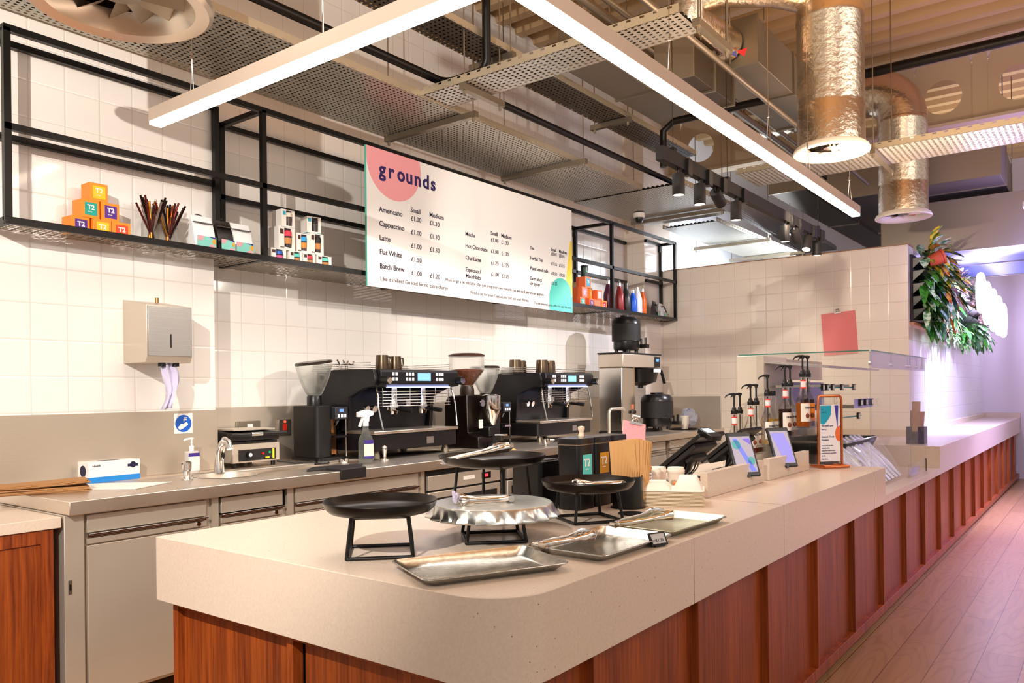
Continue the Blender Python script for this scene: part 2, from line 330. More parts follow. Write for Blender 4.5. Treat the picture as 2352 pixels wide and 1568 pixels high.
# rounded corner + left end
t=thing('panelled_counter','wooden panelled end of the counter facing left, with rounded corner','counter',(0,0,0))
a=arc(1.65,YF+.17,.14,180,270,10); b=arc(1.65,YF+.17,.12,270,180,10)
MB().prism(a+b,.0,.725).build('corner_panel',M_wood,t)
for y0,y1 in((1.32,2.0),(2.0,2.68)):
    MB().box(1.535,1.55,y0+.03,y1-.03,.09,.7).build('panel',M_wood,t)
    MB().box(1.51,1.55,y0,y0+.03,.03,.725).build('fin',M_woodL,t,bev=.001)
MB().box(1.51,1.55,2.65,2.68,.03,.725).build('fin',M_woodL,t)
MB().box(1.512,1.55,1.35,2.65,.7,.725).build('top_rail',M_woodL,t); MB().box(1.512,1.55,1.35,2.65,.03,.09).build('bottom_rail',M_woodL,t)
MB().box(1.56,1.7,1.36,2.64,.02,.722).build('carcass',M_blackm,t)
# ---------------- back counter ----------------
YB=3.565
o=MB().prism([(1.545,YB),(8.74,YB),(8.74,4.35),(8.33,4.35),(8.33,4.618),(2.745,4.618),(2.745,4.353),(1.545,4.353)],.94,1.0).build('worktop',M_steelt,bev=.003); tag(o,'long stainless steel worktop along the tiled wall','worktop')
bm_=o.modifiers.new('hole','BOOLEAN'); 
# round sink basin set in (drawn as inset bowl on top)
cut=MB().cyl((2.56,3.97,.9),(2.56,3.97,1.1),.165,n=40).build('sink_cutter',M_steelt); bm_.object=cut; bm_.solver='EXACT'
bpy.context.view_layer.update(); dg=bpy.context.evaluated_depsgraph_get(); me=bpy.data.meshes.new_from_object(o.evaluated_get(dg)); o.modifiers.clear(); o.data=me; bpy.data.objects.remove(cut)
t=thing('hand_sink','round stainless hand basin sunk in the steel worktop','sink',(2.56,3.97,1.0))
MB().lathe([(.172,.0015),(.163,.002),(.158,-.01),(.135,-.11),(.1,-.135),(.02,-.14),(0,-.14)],40).build('bowl',M_steelV,t)
MB().lathe([(0,-.136),(.022,-.136),(.026,-.139)],20).build('drain',M_chrome,t)
MB().lathe([(.012,0),(.016,.004),(.02,0)],16,ax='Y',c=(-.03,.148,-.05)).build('overflow',M_chrome,t)
# splashbacks
tag(MB().box(1.545,2.742,4.335,4.353,1.0,1.362).build('splashback',steel_mat('splash_steel_left',(190,176,158),.36,0,.3,metal=.5),bev=.002),'stainless steel splashback behind the blue box and brown bags','splashback')
tag(MB().box(2.745,8.328,4.6,4.619,1.0,1.37).box(8.33,8.742,4.335,4.353,1.0,1.37).build('splashback',M_steel,bev=.002),'long stainless splashback behind the coffee machines','splashback')
tag(MB().box(8.725,8.743,3.6,4.33,1.0,1.37).build('splashback',M_steel,bev=.002),'stainless splashback on the partition beside the coffee brewer','splashback')
# base units
def unit(x0,x1,label,drawer=True,lock=True,top=.938):
    t=thing('base_cabinet',label,'cabinet',((x0+x1)/2,3.62,0)); w=(x1-x0)/2
    MB().box(-w,w,0.01,.7,.1,top).build('body',M_steelV,t)
    if drawer:
        d=MB().box(-w+.012,w-.03,-.012,.008,.85,.928).build('drawer',M_steelV,t,bev=.002)
        MB().box(-w+.012,w-.03,-.03,.0,.838,.846).box(-w+.012,w-.03,-.012,.0,.828,.838).build('handle',M_chrome,d,bev=.001)
        l=MB().box(-w+.012,w-.03,-.012,.008,.8,.824).build('lower_strip',M_steelV,t,bev=.001)
        if lock: MB().cyl((w-.075,-.018,.815),(w-.075,.0,.815),.011,n=18).build('lock',M_chrome,t)
    MB().box(-w+.012,w-.012,-.012,.008,.12,.792).build('door',M_steelV,t,bev=.002)
    return t
t=thing('end_panel','plain stainless end post of the back counter beside the wooden cabinet','panel',(1.585,3.62,0))
MB().box(-.045,.038,-.012,.7,.05,.938).build('post',M_steelV,t,bev=.002)
l=MB().box(-.03,-.016,-.016,-.01,.595,.655).build('latch_plate',M_zinc,t); MB().box(-.026,-.02,-.018,-.014,.612,.638).build('latch_slot',M_black,l)
unit(1.625,2.245,'stainless cabinet with wide drawer, first from the wooden cabinet')
unit(2.285,2.70,'narrow stainless cabinet with lockable drawer below the basin',top=.84)
unit(2.745,3.755,'wide stainless cabinet with long drawer below the first grinder',lock=False)
for a,b,l in((2.247,2.283,'steel post left of the drawer under the basin'),(2.702,2.743,'steel post right of the drawer under the basin'),(3.757,3.79,'steel post left of the first fridge')): tag(MB().box(a,b,3.61,3.63,0,.938).build('cabinet_post',M_steelV),l,'post')
tag(MB().box(2.9,3.7,3.60,3.61,.55,.79).build('chopping_board',mat('board_dark',(92,34,14),.6)),'reddish board leaning behind the black cake stand','board')
def fridge(x0,x1,label,disp):
    t=thing('under_counter_fridge',label,'fridge',((x0+x1)/2,3.62,0)); w=(x1-x0)/2
    MB().box(-w,w,.0,.7,.1,.935).build('body',M_blackm,t)
    MB().box(-w+.015,w-.015,-.02,.005,.8,.895).build('control_panel',M_steelV,t,bev=.002)
    d=MB().box(-w+.015,w-.015,-.02,.005,.15,.785).build('door',M_steelV,t,bev=.003)
    MB().box(-w+.06,w-.06,-.024,-.018,.69,.745).build('handle_recess',M_blackm,d)
    if disp:
        c=MB().box(.17,.27,-.024,-.018,.83,.875).build('display',M_black,t); MB().box(.195,.235,-.026,-.023,.842,.862).build('red_digits',mat('red_led',(255,40,50),.4,emit=3),c)
        MB().box(-.03,.09,-.023,-.019,.84,.866).build('name_plate',M_white,t)
fridge(3.80,4.60,'stainless fridge with small red digital display below the black machines',True)
fridge(4.66,5.5,'stainless fridge right of the one with the red display',False)
fridge(5.55,6.4,'stainless fridge below the second espresso machine',False)
t=thing('wooden_board','upright dark wooden serving board leaning on the fridge front','board',(4.88,3.55,0)); MB().box(-.16,.2,-.012,.012,.3,.85).build('plank',wood_mat('walnut',(84,36,14),(132,66,30),1.2),t,bev=.004)
unit(6.45,7.35,'stainless cabinet behind the tilting till screens',lock=False); unit(7.4,8.0,'stainless cabinet below the coffee brewer',lock=False); unit(8.05,8.7,'stainless cabinet in the corner by the partition',lock=False)
# left wooden cabinet with quartz top
t=thing('side_cabinet','low wooden cabinet with pale quartz top at the far left','cabinet',(1.0,3.62,0))
MB().box(-.9,.53,-.012,.72,.888,.935).build('quartz_top',M_quartz,t,bev=.002)
MB().box(-.9,.49,.02,.7,.03,.886).build('body',M_wood,t)
for x0,x1 in((-.9,-.3),(-.3,.5)):
    d=MB().box(x0+.04,x1-.05,.004,.02,.1,.83).build('door_panel',M_wood,t)
    MB().box(x1-.05,x1,-.004,.02,.05,.886).build('stile',M_woodL,t); 
MB().box(-.9,.45,-.004,.02,.83,.886).build('top_rail',M_woodL,t)
struct(MB().box(-.7,1.53,4.33,4.354,1.0,1.02).build('trim_2',M_steel),'thin steel strip at the wall')
# ---------------- hanging shelf frame ----------------
t=thing('hanging_shelf','long black steel box-frame shelf fixed to the tiled wall','shelf',(0,0,0)); s=.016
ZB,ZM,ZT=2.29,2.735,3.2; YS=4.15; yb=4.338; xs=[1.535,2.955,4.375,5.795,7.215,8.715]
fr=MB()
for z in(ZT,ZM,ZB): fr.box(1.52,8.73,YS-s,YS+s,z-s,z+s)
fr.build('front_rail',M_black,t); MB().box(1.52,8.73,YS-.018,YS-.014,ZB-.018,ZB+.014).build('front_lip',M_black,t)
for x in xs: MB().box(x-s,x+s,YS-s,YS+s,ZB,ZT).build('upright',M_black,t)
for x in xs:
    yw=4.352 if(x<2.7 or x>8.4) else 4.612
    MB().box(x-s,x+s,YS,yw,ZT-s,ZT+s).build('side_rail',M_black,t); MB().box(x-s,x+s,YS,yw,ZB-s,ZB+s).build('side_rail',M_black,t)
    MB().box(x-s,x+s,yw-2*s,yw,ZB,ZT).box(x-.03,x-s,yw-.03,yw,ZT-.09,ZT-.02).build('rear_upright',M_black,t)
MB().box(2.72,2.752,4.30,4.335,ZB,ZT).build('rear_upright',M_black,t)
MB().box(1.52,2.74,4.32,4.352,ZT-s,ZT+s).box(1.52,2.74,4.32,4.352,ZM-s,ZM+s).box(2.75,8.32,4.58,4.612,ZT-s,ZT+s).box(2.75,8.32,4.58,4.612,ZM-s,ZM+s).box(8.33,8.73,4.32,4.352,ZT-s,ZT+s).box(8.33,8.73,4.32,4.352,ZM-s,ZM+s).build('rear_rail',M_black,t)
MB().box(1.53,2.735,YS,4.352,ZB-.0115,ZB-.011).box(2.735,8.33,YS,4.615,ZB-.0115,ZB-.011).box(8.33,8.73,YS,4.352,ZB-.0115,ZB-.011).build('perforated_base',M_shelf,t,label='perforated dark steel sheet')
# ---------------- menu board ----------------
MX0,MX1,MZ0,MZ1,MY=3.75,6.36,2.195,3.172,4.1
t=thing('menu_board','large white hanging menu board with pink, yellow and turquoise shapes','menu board',(MX0,MY,MZ0)); W_,H_=MX1-MX0,MZ1-MZ0
MB().box(0,W_,-.006,.006,0,H_).build('panel',mat('menu_white',(240,237,234),.22),t)
MB().box(-.004,0,-.007,.007,0,H_).build('panel_edge',mat('menu_edge',(90,190,165),.4),t)
def disc(name,cx,cz,r,a0,a1,m,y=-.0068,extra=None):
    p=arc(cx,cz,r,a0,a1,30)+(extra or []); return MB().prism(p,y,y+.0004,'Y').build(name,m,t)
pk=mat('menu_pink',(240,164,170),.35); ye=mat('menu_yellow',(240,216,60),.35); tu=mat('menu_turquoise',(84,200,186),.35); ink=mat('ink_purple',(44,26,92),.5); inkb=mat('ink_dark',(40,34,58),.5)
# pink quarter: from upper left, rounded bottom
disc('pink_shape',.272,H_-.07,.27,-180,0,pk,extra=[(.53,H_),(0,H_)])
MB().prism([(2.58,.68),(2.49,.25),(2.609,.12),(2.609,.68)],-.0068,-.0064,'Y').build('yellow_shape',ye,t)
disc('turquoise_shape',2.42,.112,.2,42,180,tu,y=-.0072,extra=[(2.22,.0),(2.609,.0),(2.609,.14)])
def FT(): return Matrix.Translation((0,-.0076,0))@Matrix.Rotation(R(90),4,'X')
text('brand_lettering',[(c,.12+i*.088,H_-.185,.145) for i,c in enumerate('grounds')],ink,t,bold=.028,M=FT())
rows=[('Americano','£1.00','£1.30'),('Cappuccino','£1.00','£1.30'),('Latte','£1.00','£1.30'),('Flat White','£1.50',''),('Batch Brew','£1.00','£1.20')]
ld=[];lp=[('Small',.43,.585,.05),('Medium',.63,.585,.05)]
for i,(a,b,c) in enumerate(rows):
    z=.535-i*.1; ld.append((a,.115,z,.052)); lp+= [(b,.43,z-.012,.05)]+([(c,.63,z-.012,.05)] if c else [])
rows=[('Mocha','£1.00','£1.30'),('Hot Chocolate','£1.00','£1.30'),('Chai Latte','£1.25','£1.55'),('Espresso /','£1.00','£1.25')]
lp+=[('Small',1.37,.56,.045),('Medium',1.51,.56,.045)]
for i,(a,b,c) in enumerate(rows):
    z=.505-i*.095; ld.append((a,1.045,z,.046)); lp+=[(b,1.37,z,.046),(c,1.51,z,.046)]
ld.append(('Macchiato',1.045,.505-.285-.05,.046))
rows=[('Tea','£0.65','£0.65'),('Herbal Tea','£1.15','£1.15'),('Plant based milk','£0.50','£0.50'),('Extra shot','£0.25','')]
lp+=[('Small',2.255,.545,.042),('Medium',2.385,.545,.042)]
for i,(a,b,c) in enumerate(rows):
    z=.515-i*.09; ld.append((a,1.925,z,.043)); lp+=[(b,2.255,z-.01,.043)]+([(c,2.385,z-.01,.043)] if c else [])
ld.append(('or syrup',1.925,.515-.27-.045,.043))
for q in ld: text('drink_name',[q],inkb,t,bold=.012,M=FT())
for q in lp: text('price_text' if q[0][0]=='£' else 'column_title',[q],inkb,t,bold=.004 if q[0][0]=='£' else .012,M=FT())
for q in [('Like it chilled? Go iced for no extra charge',.12,.05,.041),("Want to go a bit extra for 45p? Just bring your own reusable cup and we'll give you an upgrade",.80,.118,.0345),('Need a cap for your Cappuccino? Just ask your Barista',1.1,.045,.036),('Try our seasonal guest coffee for only 10p extra',1.98,.035,.031)]: text('footer_line',[q],inkb,t,M=FT())
MB().box(.3,.34,.006,.0305,.54,.6).build('bracket',M_black,t)
# ---------------- linear lights ----------------
t=thing('linear_light','long glowing L-shaped linear lamp hanging over the counter','lamp',(0,0,0)); 
MB().box(2.035,2.10,1.555,3.79,2.812,2.875).box(2.10,6.59,1.555,1.62,2.812,2.875).build('housing',M_alu,t)
MB().box(2.038,2.097,1.558,3.787,2.795,2.812).box(2.097,6.587,1.558,1.617,2.795,2.812).build('diffuser',M_led,t,label='glowing white diffuser')
for x,y in((2.067,3.45),(2.067,2.5),(3.3,1.587),(4.6,1.587),(5.35,1.587),(6.4,1.587)):
    MB().cyl((x,y,3.05),(x,y,4.95),.0022,n=6).cyl((x,y,3.05),(x-.02,y-.02,2.875),.0018,n=5).cyl((x,y,3.05),(x+.02,y+.02,2.875),.0018,n=5).cyl((x,y,3.04),(x,y,3.07),.006,n=8).build('suspension_cable',M_chrome,t)
# ---------------- spotlight track ----------------
t=thing('spotlight_track','black ceiling track carrying the cylindrical spotlights','light track',(0,0,0))
MB().box(4.18,7.375,2.055,2.105,2.79,2.87).build('rail',M_blackm,t)
for x in(4.36,5.2,7.3): MB().cyl((x,2.08,2.87),(x,2.08,4.95),.002,n=6).box(x-.02,x+.02,2.065,2.095,2.87,2.9).build('hanger',M_black,t)
def spotl(x,label,tilt=0,rz=0,target=None,e=60,yy=2.08):
    t=thing('spotlight',label,'spotlight',(x,yy,2.79),rz,'black cylindrical spotlights on the ceiling track')
    MB().box(.05,.11,-.045,-.0,-.03,.07).build('adapter',M_black,t,bev=.003); MB().cyl((0,0,0),(0,0,-.03),.008,n=8).build('stem',M_black,t)
    M=Matrix.Translation((0,0,-.03))@Matrix.Rotation(R(tilt),4,'Y')
    b=MB(); b.M=M; b.lathe([(0,0),(.036,0),(.038,-.004),(.038,-.125),(.034,-.13),(.033,-.118),(0,-.118)],24).build('barrel',M_blackm,t)
    b=MB(); b.M=M; b.lathe([(0,-.12),(.033,-.12),(.033,-.127),(0,-.129)],20).build('lens',mat('spot_lens',(255,240,215),.3,emit=9,ecol=(255,225,180)),t)
    if target: spot('spot_lamp',(x+math.sin(R(tilt))*.0,yy,2.62),target,e,62,(1,.9,.8),.6,.03)
spotl(4.43,'lit black spotlight nearest the left end of the track',0,0,(3.9,4.6,1.4),95)
spotl(4.74,'lit black spotlight second from the left end of the track',0,0,(5.35,4.1,2.72),85)
spotl(4.98,'black spotlight turned away, just behind the second lit one',-60)
spotl(5.35,'lit black spotlight hanging alone in the middle of the track',0,0,(5.6,4.6,1.3),95)
spotl(6.39,'lit black spotlight first of the group at the far end of the track',0,0,(7.0,4.6,1.6),80)
spotl(6.62,'pale-lit spotlight tilted sideways in the far group',-50)
spotl(7.0,'black spotlight tilted towards the plants in the far group',25)
spotl(7.25,'black spotlight last at the far end of the track',0,0,(8.7,3.2,1.9),30)
spot('far_track_spot',(8.2,2.3,2.95),(7.1,4.6,1.5),150,60,(.86,.88,1),.4,.015)
spot('partition_fill_spot',(6.2,1.9,2.9),(8.7,2.4,1.9),45,80,(1,.82,.66),.6,.03)  # extra spot without a fixture, added to brighten the partition
spot('planter_led',(10.2,.7,2.9),(10.6,1.63,1.3),260,100,(.84,.87,1),.6,.05)
# ---------------- cable trays ----------------
def tray(name,label,x0,x1,y0,y1,z,m,lip=.05,axis='X',backing=True):
    t=thing(name,label,'cable tray',(0,0,0)); MB().box(x0,x1,y0,y1,z,z+.002).build('perforated_floor',m,t)
    b=MB()
    if axis=='X': b.box(x0,x1,y0,y0+.002,z,z+lip).box(x0,x1,y1-.002,y1,z,z+lip)
    else: b.box(x0,x0+.002,y0,y1,z,z+lip).box(x1-.002,x1,y0,y1,z,z+lip)
    if backing:
        n=int((y1-y0 if axis=='X' else x1-x0)/.05); pr=[]
        for i in range(n*6): a=(i/(n*6.)); pr.append(((y0+.03)+a*(y1-y0-.06) if axis=='X' else (x0+.03)+a*(x1-x0-.06), z+.008+.016*abs(math.sin(a*n*PI))))
        if axis=='X': q=[(x0,u,v) for u,v in pr]+[(x1,u,v) for u,v in pr]
        else: q=[(u,y0,v) for u,v in pr]+[(u,y1,v) for u,v in pr]
        k=len(pr); MB().add(q,[(i,i+1,k+i+1,k+i) for i in range(k-1)]).build('dark_backing',M_blackm,t)  # ribbed black sheet added over the floor so its holes look dark
    b.build('side_flange',perf_mat('tray_flange'+axis,(196,184,160),0 if axis=='X' else 1,2,.08,.05,.028,.012),t); return t
tray('cable_tray','wide perforated steel cable tray above the menu board',1.0,6.78,3.56,4.33,3.37,M_tray)
tray('cable_tray','wide perforated steel cable tray section beyond the black camera dome',6.78,8.3,3.15,4.33,3.36,M_tray)
tray('cable_tray','perforated cable tray crossing at right angles from the wall towards the viewer',3.75,4.03,1.75,3.56,3.385,M_trayx,axis='Y')
tray('cable_tray','dark upper perforated cable tray behind the wide one',2.1,7.2,3.19,3.46,3.72,M_trayd)
tray('cable_tray','perforated cable tray crossing in front of the foil ducts at the right',6.9,7.45,-1.5,2.68,3.385,M_trayx,axis='Y')
tray('cable_tray','far perforated cable tray over the tiled partition',8.3,12.0,3.45,4.1,3.3,M_tray)
t=thing('cable_tray','dark cable tray running diagonally down behind the spotlights','cable tray',(7.5,2.9,3.27),R(3))
MB().box(0,3.4,-.2,.2,0,.003).build('perforated_floor',M_trayd,t); MB().box(0,3.4,.2,.203,0,.05).box(0,3.4,-.203,-.2,0,.05).build('side_flange',M_tray,t)
# struts with rods
def strut(x,y0,y1,z,label,ax='Y',hang=True):
    t=thing('strut_channel',label,'strut',(0,0,0),group='steel struts holding the cable trays')
    if ax=='Y':
        MB().box(x-.02,x+.02,y0,y1,z-.02,z+.02).build('channel',M_zinc,t); e=((x,y0+.03),(x,y1-.03))
    else:
        MB().box(y0,y1,x-.02,x+.02,z-.02,z+.02).build('channel',M_zinc,t); e=((y0+.03,x),(y1-.03,x))
    for a,b in e: MB().cyl((a,b,z-.05),(a,b,4.9),.005,n=6).cyl((a,b,z-.045),(a,b,z-.02),.012,n=6).build('threaded_rod',M_zinc,t)
strut(4.14,3.42,4.3,3.34,'steel strut under the wide tray, above the left part of the menu board')
strut(5.55,3.42,4.3,3.34,'steel strut under the wide tray, above the middle of the menu board')
strut(7.93,3.2,4.3,3.33,'steel strut under the tray by the black camera dome')
strut(3.21,3.74,4.16,3.36,'short strut under the crossing cable tray in the middle','X')
strut(1.7,3.85,4.3,3.36,'short strut under the near end of the crossing cable tray','X')
strut(1.52,6.85,7.6,3.36,'short strut under the crossing tray by the near foil duct','X')
strut(4.2,3.14,3.52,3.69,'strut under the dark upper tray, left of the light corner')
strut(5.8,3.14,3.52,3.69,'strut under the dark upper tray, above the spotlights')
strut(9.6,3.3,4.3,3.27,'steel strut beyond the partition, nearer one')
strut(10.8,3.25,4.3,3.27,'steel strut beyond the partition, farther one')
# camera dome
t=thing('security_camera','white security dome camera under the wide cable tray','camera',(7.6,4.03,3.35)); MB().lathe([(0,0),(.06,0),(.06,-.045),(.045,-.05)],24).build('base',M_white,t); MB().lathe([(.046,-.05),(.044,-.075),(.03,-.1),(0,-.11)],24).build('dome',M_blackp,t)
# pipes
def pipe(pts,r,label,m=None): 
    o=MB().tube(pts,r,12).build('pipe',m or M_black); return tag(o,label,'pipe')
pipe([(2.1,3.5,3.5),(3.86,3.5,3.5),(3.9,3.48,3.5),(3.92,3.44,3.5),(3.92,3.2,3.5),(3.92,3.17,3.52),(3.92,3.15,3.56),(3.92,3.15,4.95)],.028,'dark steel pipe turning up to the ceiling behind the menu board lights')
pipe([(4.2,3.44,3.5),(7.3,3.44,3.5)],.026,'straight dark pipe running beside the wide cable tray')
pipe([(8.0,3.1,4.42),(8.0,-2,4.42)],.045,'black pipe high up crossing in front of the round beam holes')
pipe([(6.0,2.95,3.3),(6.0,2.95,3.6),(6.0,2.85,3.66),(6.0,2.1,3.66)],.03,'black pipe with elbow above the spotlights')
pipe([(1.0,2.6,4.0),(14.0,2.6,4.0)],.022,'thin silver conduit parallel to the wall',M_zinc); pipe([(1.0,2.72,4.0),(14.0,2.72,4.0)],.03,'thicker silver pipe parallel to the wall',M_zinc)
pipe([(1.0,2.05,3.62),(9.0,2.05,3.62)],.02,'slim steel rail passing below the grey duct',M_zinc)
# ducts
def vduct(x,y,z,r,ztop,label,elbow):
    t=thing('ventilation_duct',label,'duct',(x,y,z)); n=40
    b=MB(); prof=[(r,.02),(r*1.005,.3),(r*.99,.31),(r,.33),(r,.9),(r*1.02,.91),(r*1.02,.94),(r,.95)]
    if elbow is None:
        b.lathe(prof+[(r,ztop-z)],n)
    else:
        b.lathe(prof,n); pts=[(0,0,.94)]
        for i in range(1,11): a=R(9*i); pts.append((0,.32-.32*math.cos(a),.95+.32*math.sin(a)))
        pts.append((0,1.6,1.27)); b.tube(pts,r,n,caps=False)
    b.build('foil_jacket',M_foil,t)
    MB().lathe([(r*.72,.05),(r*.8,.02),(r*.95,.0),(r*1.13,-.005),(r*1.15,.005),(r*1.1,.03),(r*.98,.05)],n).build('bell_mouth',M_white,t)
    for yy in([.0] if elbow is None else [.9,1.5]): MB().cyl((-r-.01,yy,1.3 if elbow else 1.5),(-r-.01,yy,5.0-z),.005,n=6).build('hanger_rod',M_zinc,t)
    fb=MB().lathe([(0,.03),(.05,.03),(.05,.055),(0,.055)],20)
    for i in range(10):
        a=2*PI*i/10; c,s_=math.cos(a),math.sin(a); fb.add([(c*.04-s_*.012,s_*.04+c*.012,.03),(c*.04+s_*.002,s_*.04-c*.002,.05),(c*r*.74+s_*.01,s_*r*.74-c*.01,.055),(c*r*.74-s_*.03,s_*r*.74+c*.03,.035)],[(0,1,2,3)])
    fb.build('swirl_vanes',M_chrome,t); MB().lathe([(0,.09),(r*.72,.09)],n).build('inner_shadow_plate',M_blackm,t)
    return t
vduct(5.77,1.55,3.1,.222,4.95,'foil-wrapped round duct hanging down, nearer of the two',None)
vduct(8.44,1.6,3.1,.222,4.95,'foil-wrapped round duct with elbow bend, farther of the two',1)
t=thing('ventilation_duct','foil-wrapped branch duct with red and blue label bending into the grey box duct','duct',(0,0,0))
MB().tube([(5.75,1.6,4.2),(5.5,1.85,4.25),(5.2,2.15,4.22),(5.05,2.28,4.12),(5.08,2.3,4.0),(5.2,2.28,3.97),(5.56,2.22,3.96)],.13,24,caps=False).build('foil_jacket',M_foil,t)
MB().add([(5.47,2.11,3.86),(5.55,2.06,3.9),(5.54,2.08,3.84)],[(0,1,2)]).build('red_label',mat('label_red',(220,30,40),.4),t); MB().add([(5.44,2.16,3.85),(5.47,2.11,3.865),(5.5,2.12,3.83)],[(0,1,2)]).build('blue_label',mat('label_blue',(40,40,130),.4),t)
def boxduct(x0,x1,y0,y1,z0,z1,label,m=None,nm='box_duct'):
    t=thing(nm,label,'duct',((x0+x1)/2,(y0+y1)/2,z0)); w,d=(x1-x0)/2,(y1-y0)/2
    MB().box(-w,w,-d,d,0,z1-z0).build('casing',m or M_duct,t,bev=.004)
    for x in(-w,0,w): MB().box(x-.012,x+.012,-d-.012,d+.012,-.012,z1-z0+.012).build('flange',M_zinc,t)
    for x in(-w+.1,w-.1): MB().cyl((x,-d-.02,z1-z0),(x,-d-.02,4.9-z0),.005,n=6).build('threaded_rod',M_zinc,t)
boxduct(5.57,7.2,2.0,2.4,3.8,4.12,'grey rectangular duct joined by the foil branch')
boxduct(4.8,5.5,2.15,2.4,3.5,3.75,'brown-grey box duct above the left part of the linear lamp',M_ductd)
boxduct(4.7,6.3,2.78,3.1,3.75,4.05,'second box duct behind the linear lamp',M_duct)
boxduct(9.35,10.5,.88,1.7,3.6,4.0,'large pale duct lit violet, high up behind the farther foil duct')
boxduct(9.9,12.5,.2,2.1,2.95,3.5,'large duct behind the plants, painted the blue of its light',mat('duct_blue_light',(84,94,156),.5,.1))  # the bluish light on this duct is put into its paint
boxduct(9.2,14.0,2.0,2.5,3.55,3.9,'dark duct beyond the partition top',M_ductd); boxduct(9.3,14.2,2.8,3.2,3.75,4.0,'second dark duct beyond the partition top',M_ductd)
boxduct(12.6,14.5,-.6,.6,2.9,3.2,'pale duct at the far right near the end wall',M_duct)
# big swirl diffuser above left
t=thing('swirl_diffuser','large round metal air diffuser at the top left, above the shelf','diffuser',(1.62,3.23,3.05)); r=.36
MB().lathe([(r*.66,.09),(r*.7,.05),(r*.8,.01),(r*.95,.0),(r,.012),(r*1.01,.03),(r*.97,.05),(r*.9,.06)],56).build('ring',mat('diffuser_metal',(214,200,182),.3,.85),t)
fb=MB()
for i in range(12):
    a=2*PI*i/12; c,s_=math.cos(a),math.sin(a); fb.add([(c*.07-s_*.02,s_*.07+c*.02,.05),(c*.07+s_*.015,s_*.07-c*.015,.09),(c*r*.68+s_*.03,s_*r*.68-c*.03,.1),(c*r*.68-s_*.06,s_*r*.68+c*.06,.05)],[(0,1,2,3)])
fb.lathe([(0,.04),(.08,.05),(.08,.1)],24).build('vanes',M_zinc,t); MB().lathe([(0,.14),(r*.68,.14)],32).lathe([(r*.68,.09),(r*.68,.5)],32).build('drum',M_ductd,t)
MB().lathe([(r*.72,.08),(r*.72,1.9)],40).build('duct_sleeve',M_foil,t)
# hanging rod + junction at the right
t=thing('conduit_drop','grey conduit drop with junction box hanging at the far right','conduit',(8.6,.52,0)); MB().cyl((0,0,3.1),(0,0,4.2),.02,n=10).build('tube',M_zinc,t); MB().cyl((0,0,4.42),(0,0,4.5),.05,n=14).build('junction_box',M_duct,t); MB().box(-.2,.3,-.1,.1,3.05,3.1).build('plate',M_white,t,bev=.004)
# ================= things on the front counter =================
Z1=.9505
def feetframe(t,h,sb,st,r=.006,feet=True):
    """four-legged wire stand: base square half-diagonal sb, top st, height h"""
    B=[Vector((sb*math.cos(R(a)),sb*math.sin(R(a)),r)) for a in(0,90,180,270)]; T=[Vector((st*math.cos(R(a)),st*math.sin(R(a)),h)) for a in(0,90,180,270)]
    for i in range(4): MB().cyl(B[i],T[i],r,n=10).build('leg',M_black,t)
    b=MB()
    for i in range(4): b.cyl(B[i],B[(i+1)%4],r,n=10)
    b.build('base_ring',M_black,t)
    b=MB()
    for i in range(4): b.cyl(T[i],T[(i+1)%4],r*.9,n=8)
    b.build('top_ring',M_black,t)
def dish(x,y,rz,r,h,label,sb=.14):
    t=thing('cake_stand',label,'cake stand',(x,y,Z1),rz,'dark metal cake stands on the front counter')
    feetframe(t,h-.002,sb,sb*.86)
    MB().lathe([(0,h),(r*.74,h),(r*.88,h+.006),(r*.965,h+.02),(r,h+.038),(r*.995,h+.041),(r*.985,h+.039),(r*.945,h+.022),(r*.86,h+.009),(r*.73,h+.004),(0,h+.004)],56).build('dish',M_bronze,t)
    return t
dish(1.72,1.83,R(0),.178,.128,'black dish on wire stand, nearest the viewer and empty')
dish(2.47,1.98,R(-37),.215,.21,'tallest black dish on long wire legs, holding steel tongs',sb=.165)
dish(2.62,1.625,R(12),.182,.118,'black dish on wire stand in front of the black tea tins, holding tongs')
# galvanised scalloped stand
t=thing('cake_stand','galvanised cake stand with scalloped skirt on black wire base, holding tongs','cake stand',(2.11,1.69,Z1),0)
feetframe(t,.1,.14,.12)
n=88; vs=[];fs=[]; b=MB()
for j,(r,z,w) in enumerate([(0,.127,0),(.19,.127,0),(.2,.126,0),(.206,.121,.0),(.212,.105,.004),(.222,.088,.009),(.224,.084,.010)]):
    for i in range(n):
        a=2*PI*i/n; rr=r+w*(1-2*abs((i%4)-2)/2.0) ; vs.append((rr*math.cos(a),rr*math.sin(a),z-(.004*abs((i%4)-2)/2 if j==6 else 0)))
for j in range(6):
    for i in range(n): fs.append((j*n+i,j*n+(i+1)%n,(j+1)*n+(i+1)%n,(j+1)*n+i))
o=b.add(vs,fs).build('scalloped_tray',M_galv,t,smooth=25); o.modifiers.new('solid','SOLIDIFY').thickness=.0015
MB().lathe([(0,.1),(.13,.1),(.13,.108),(0,.108)],4).build('under_plate',M_black,t)
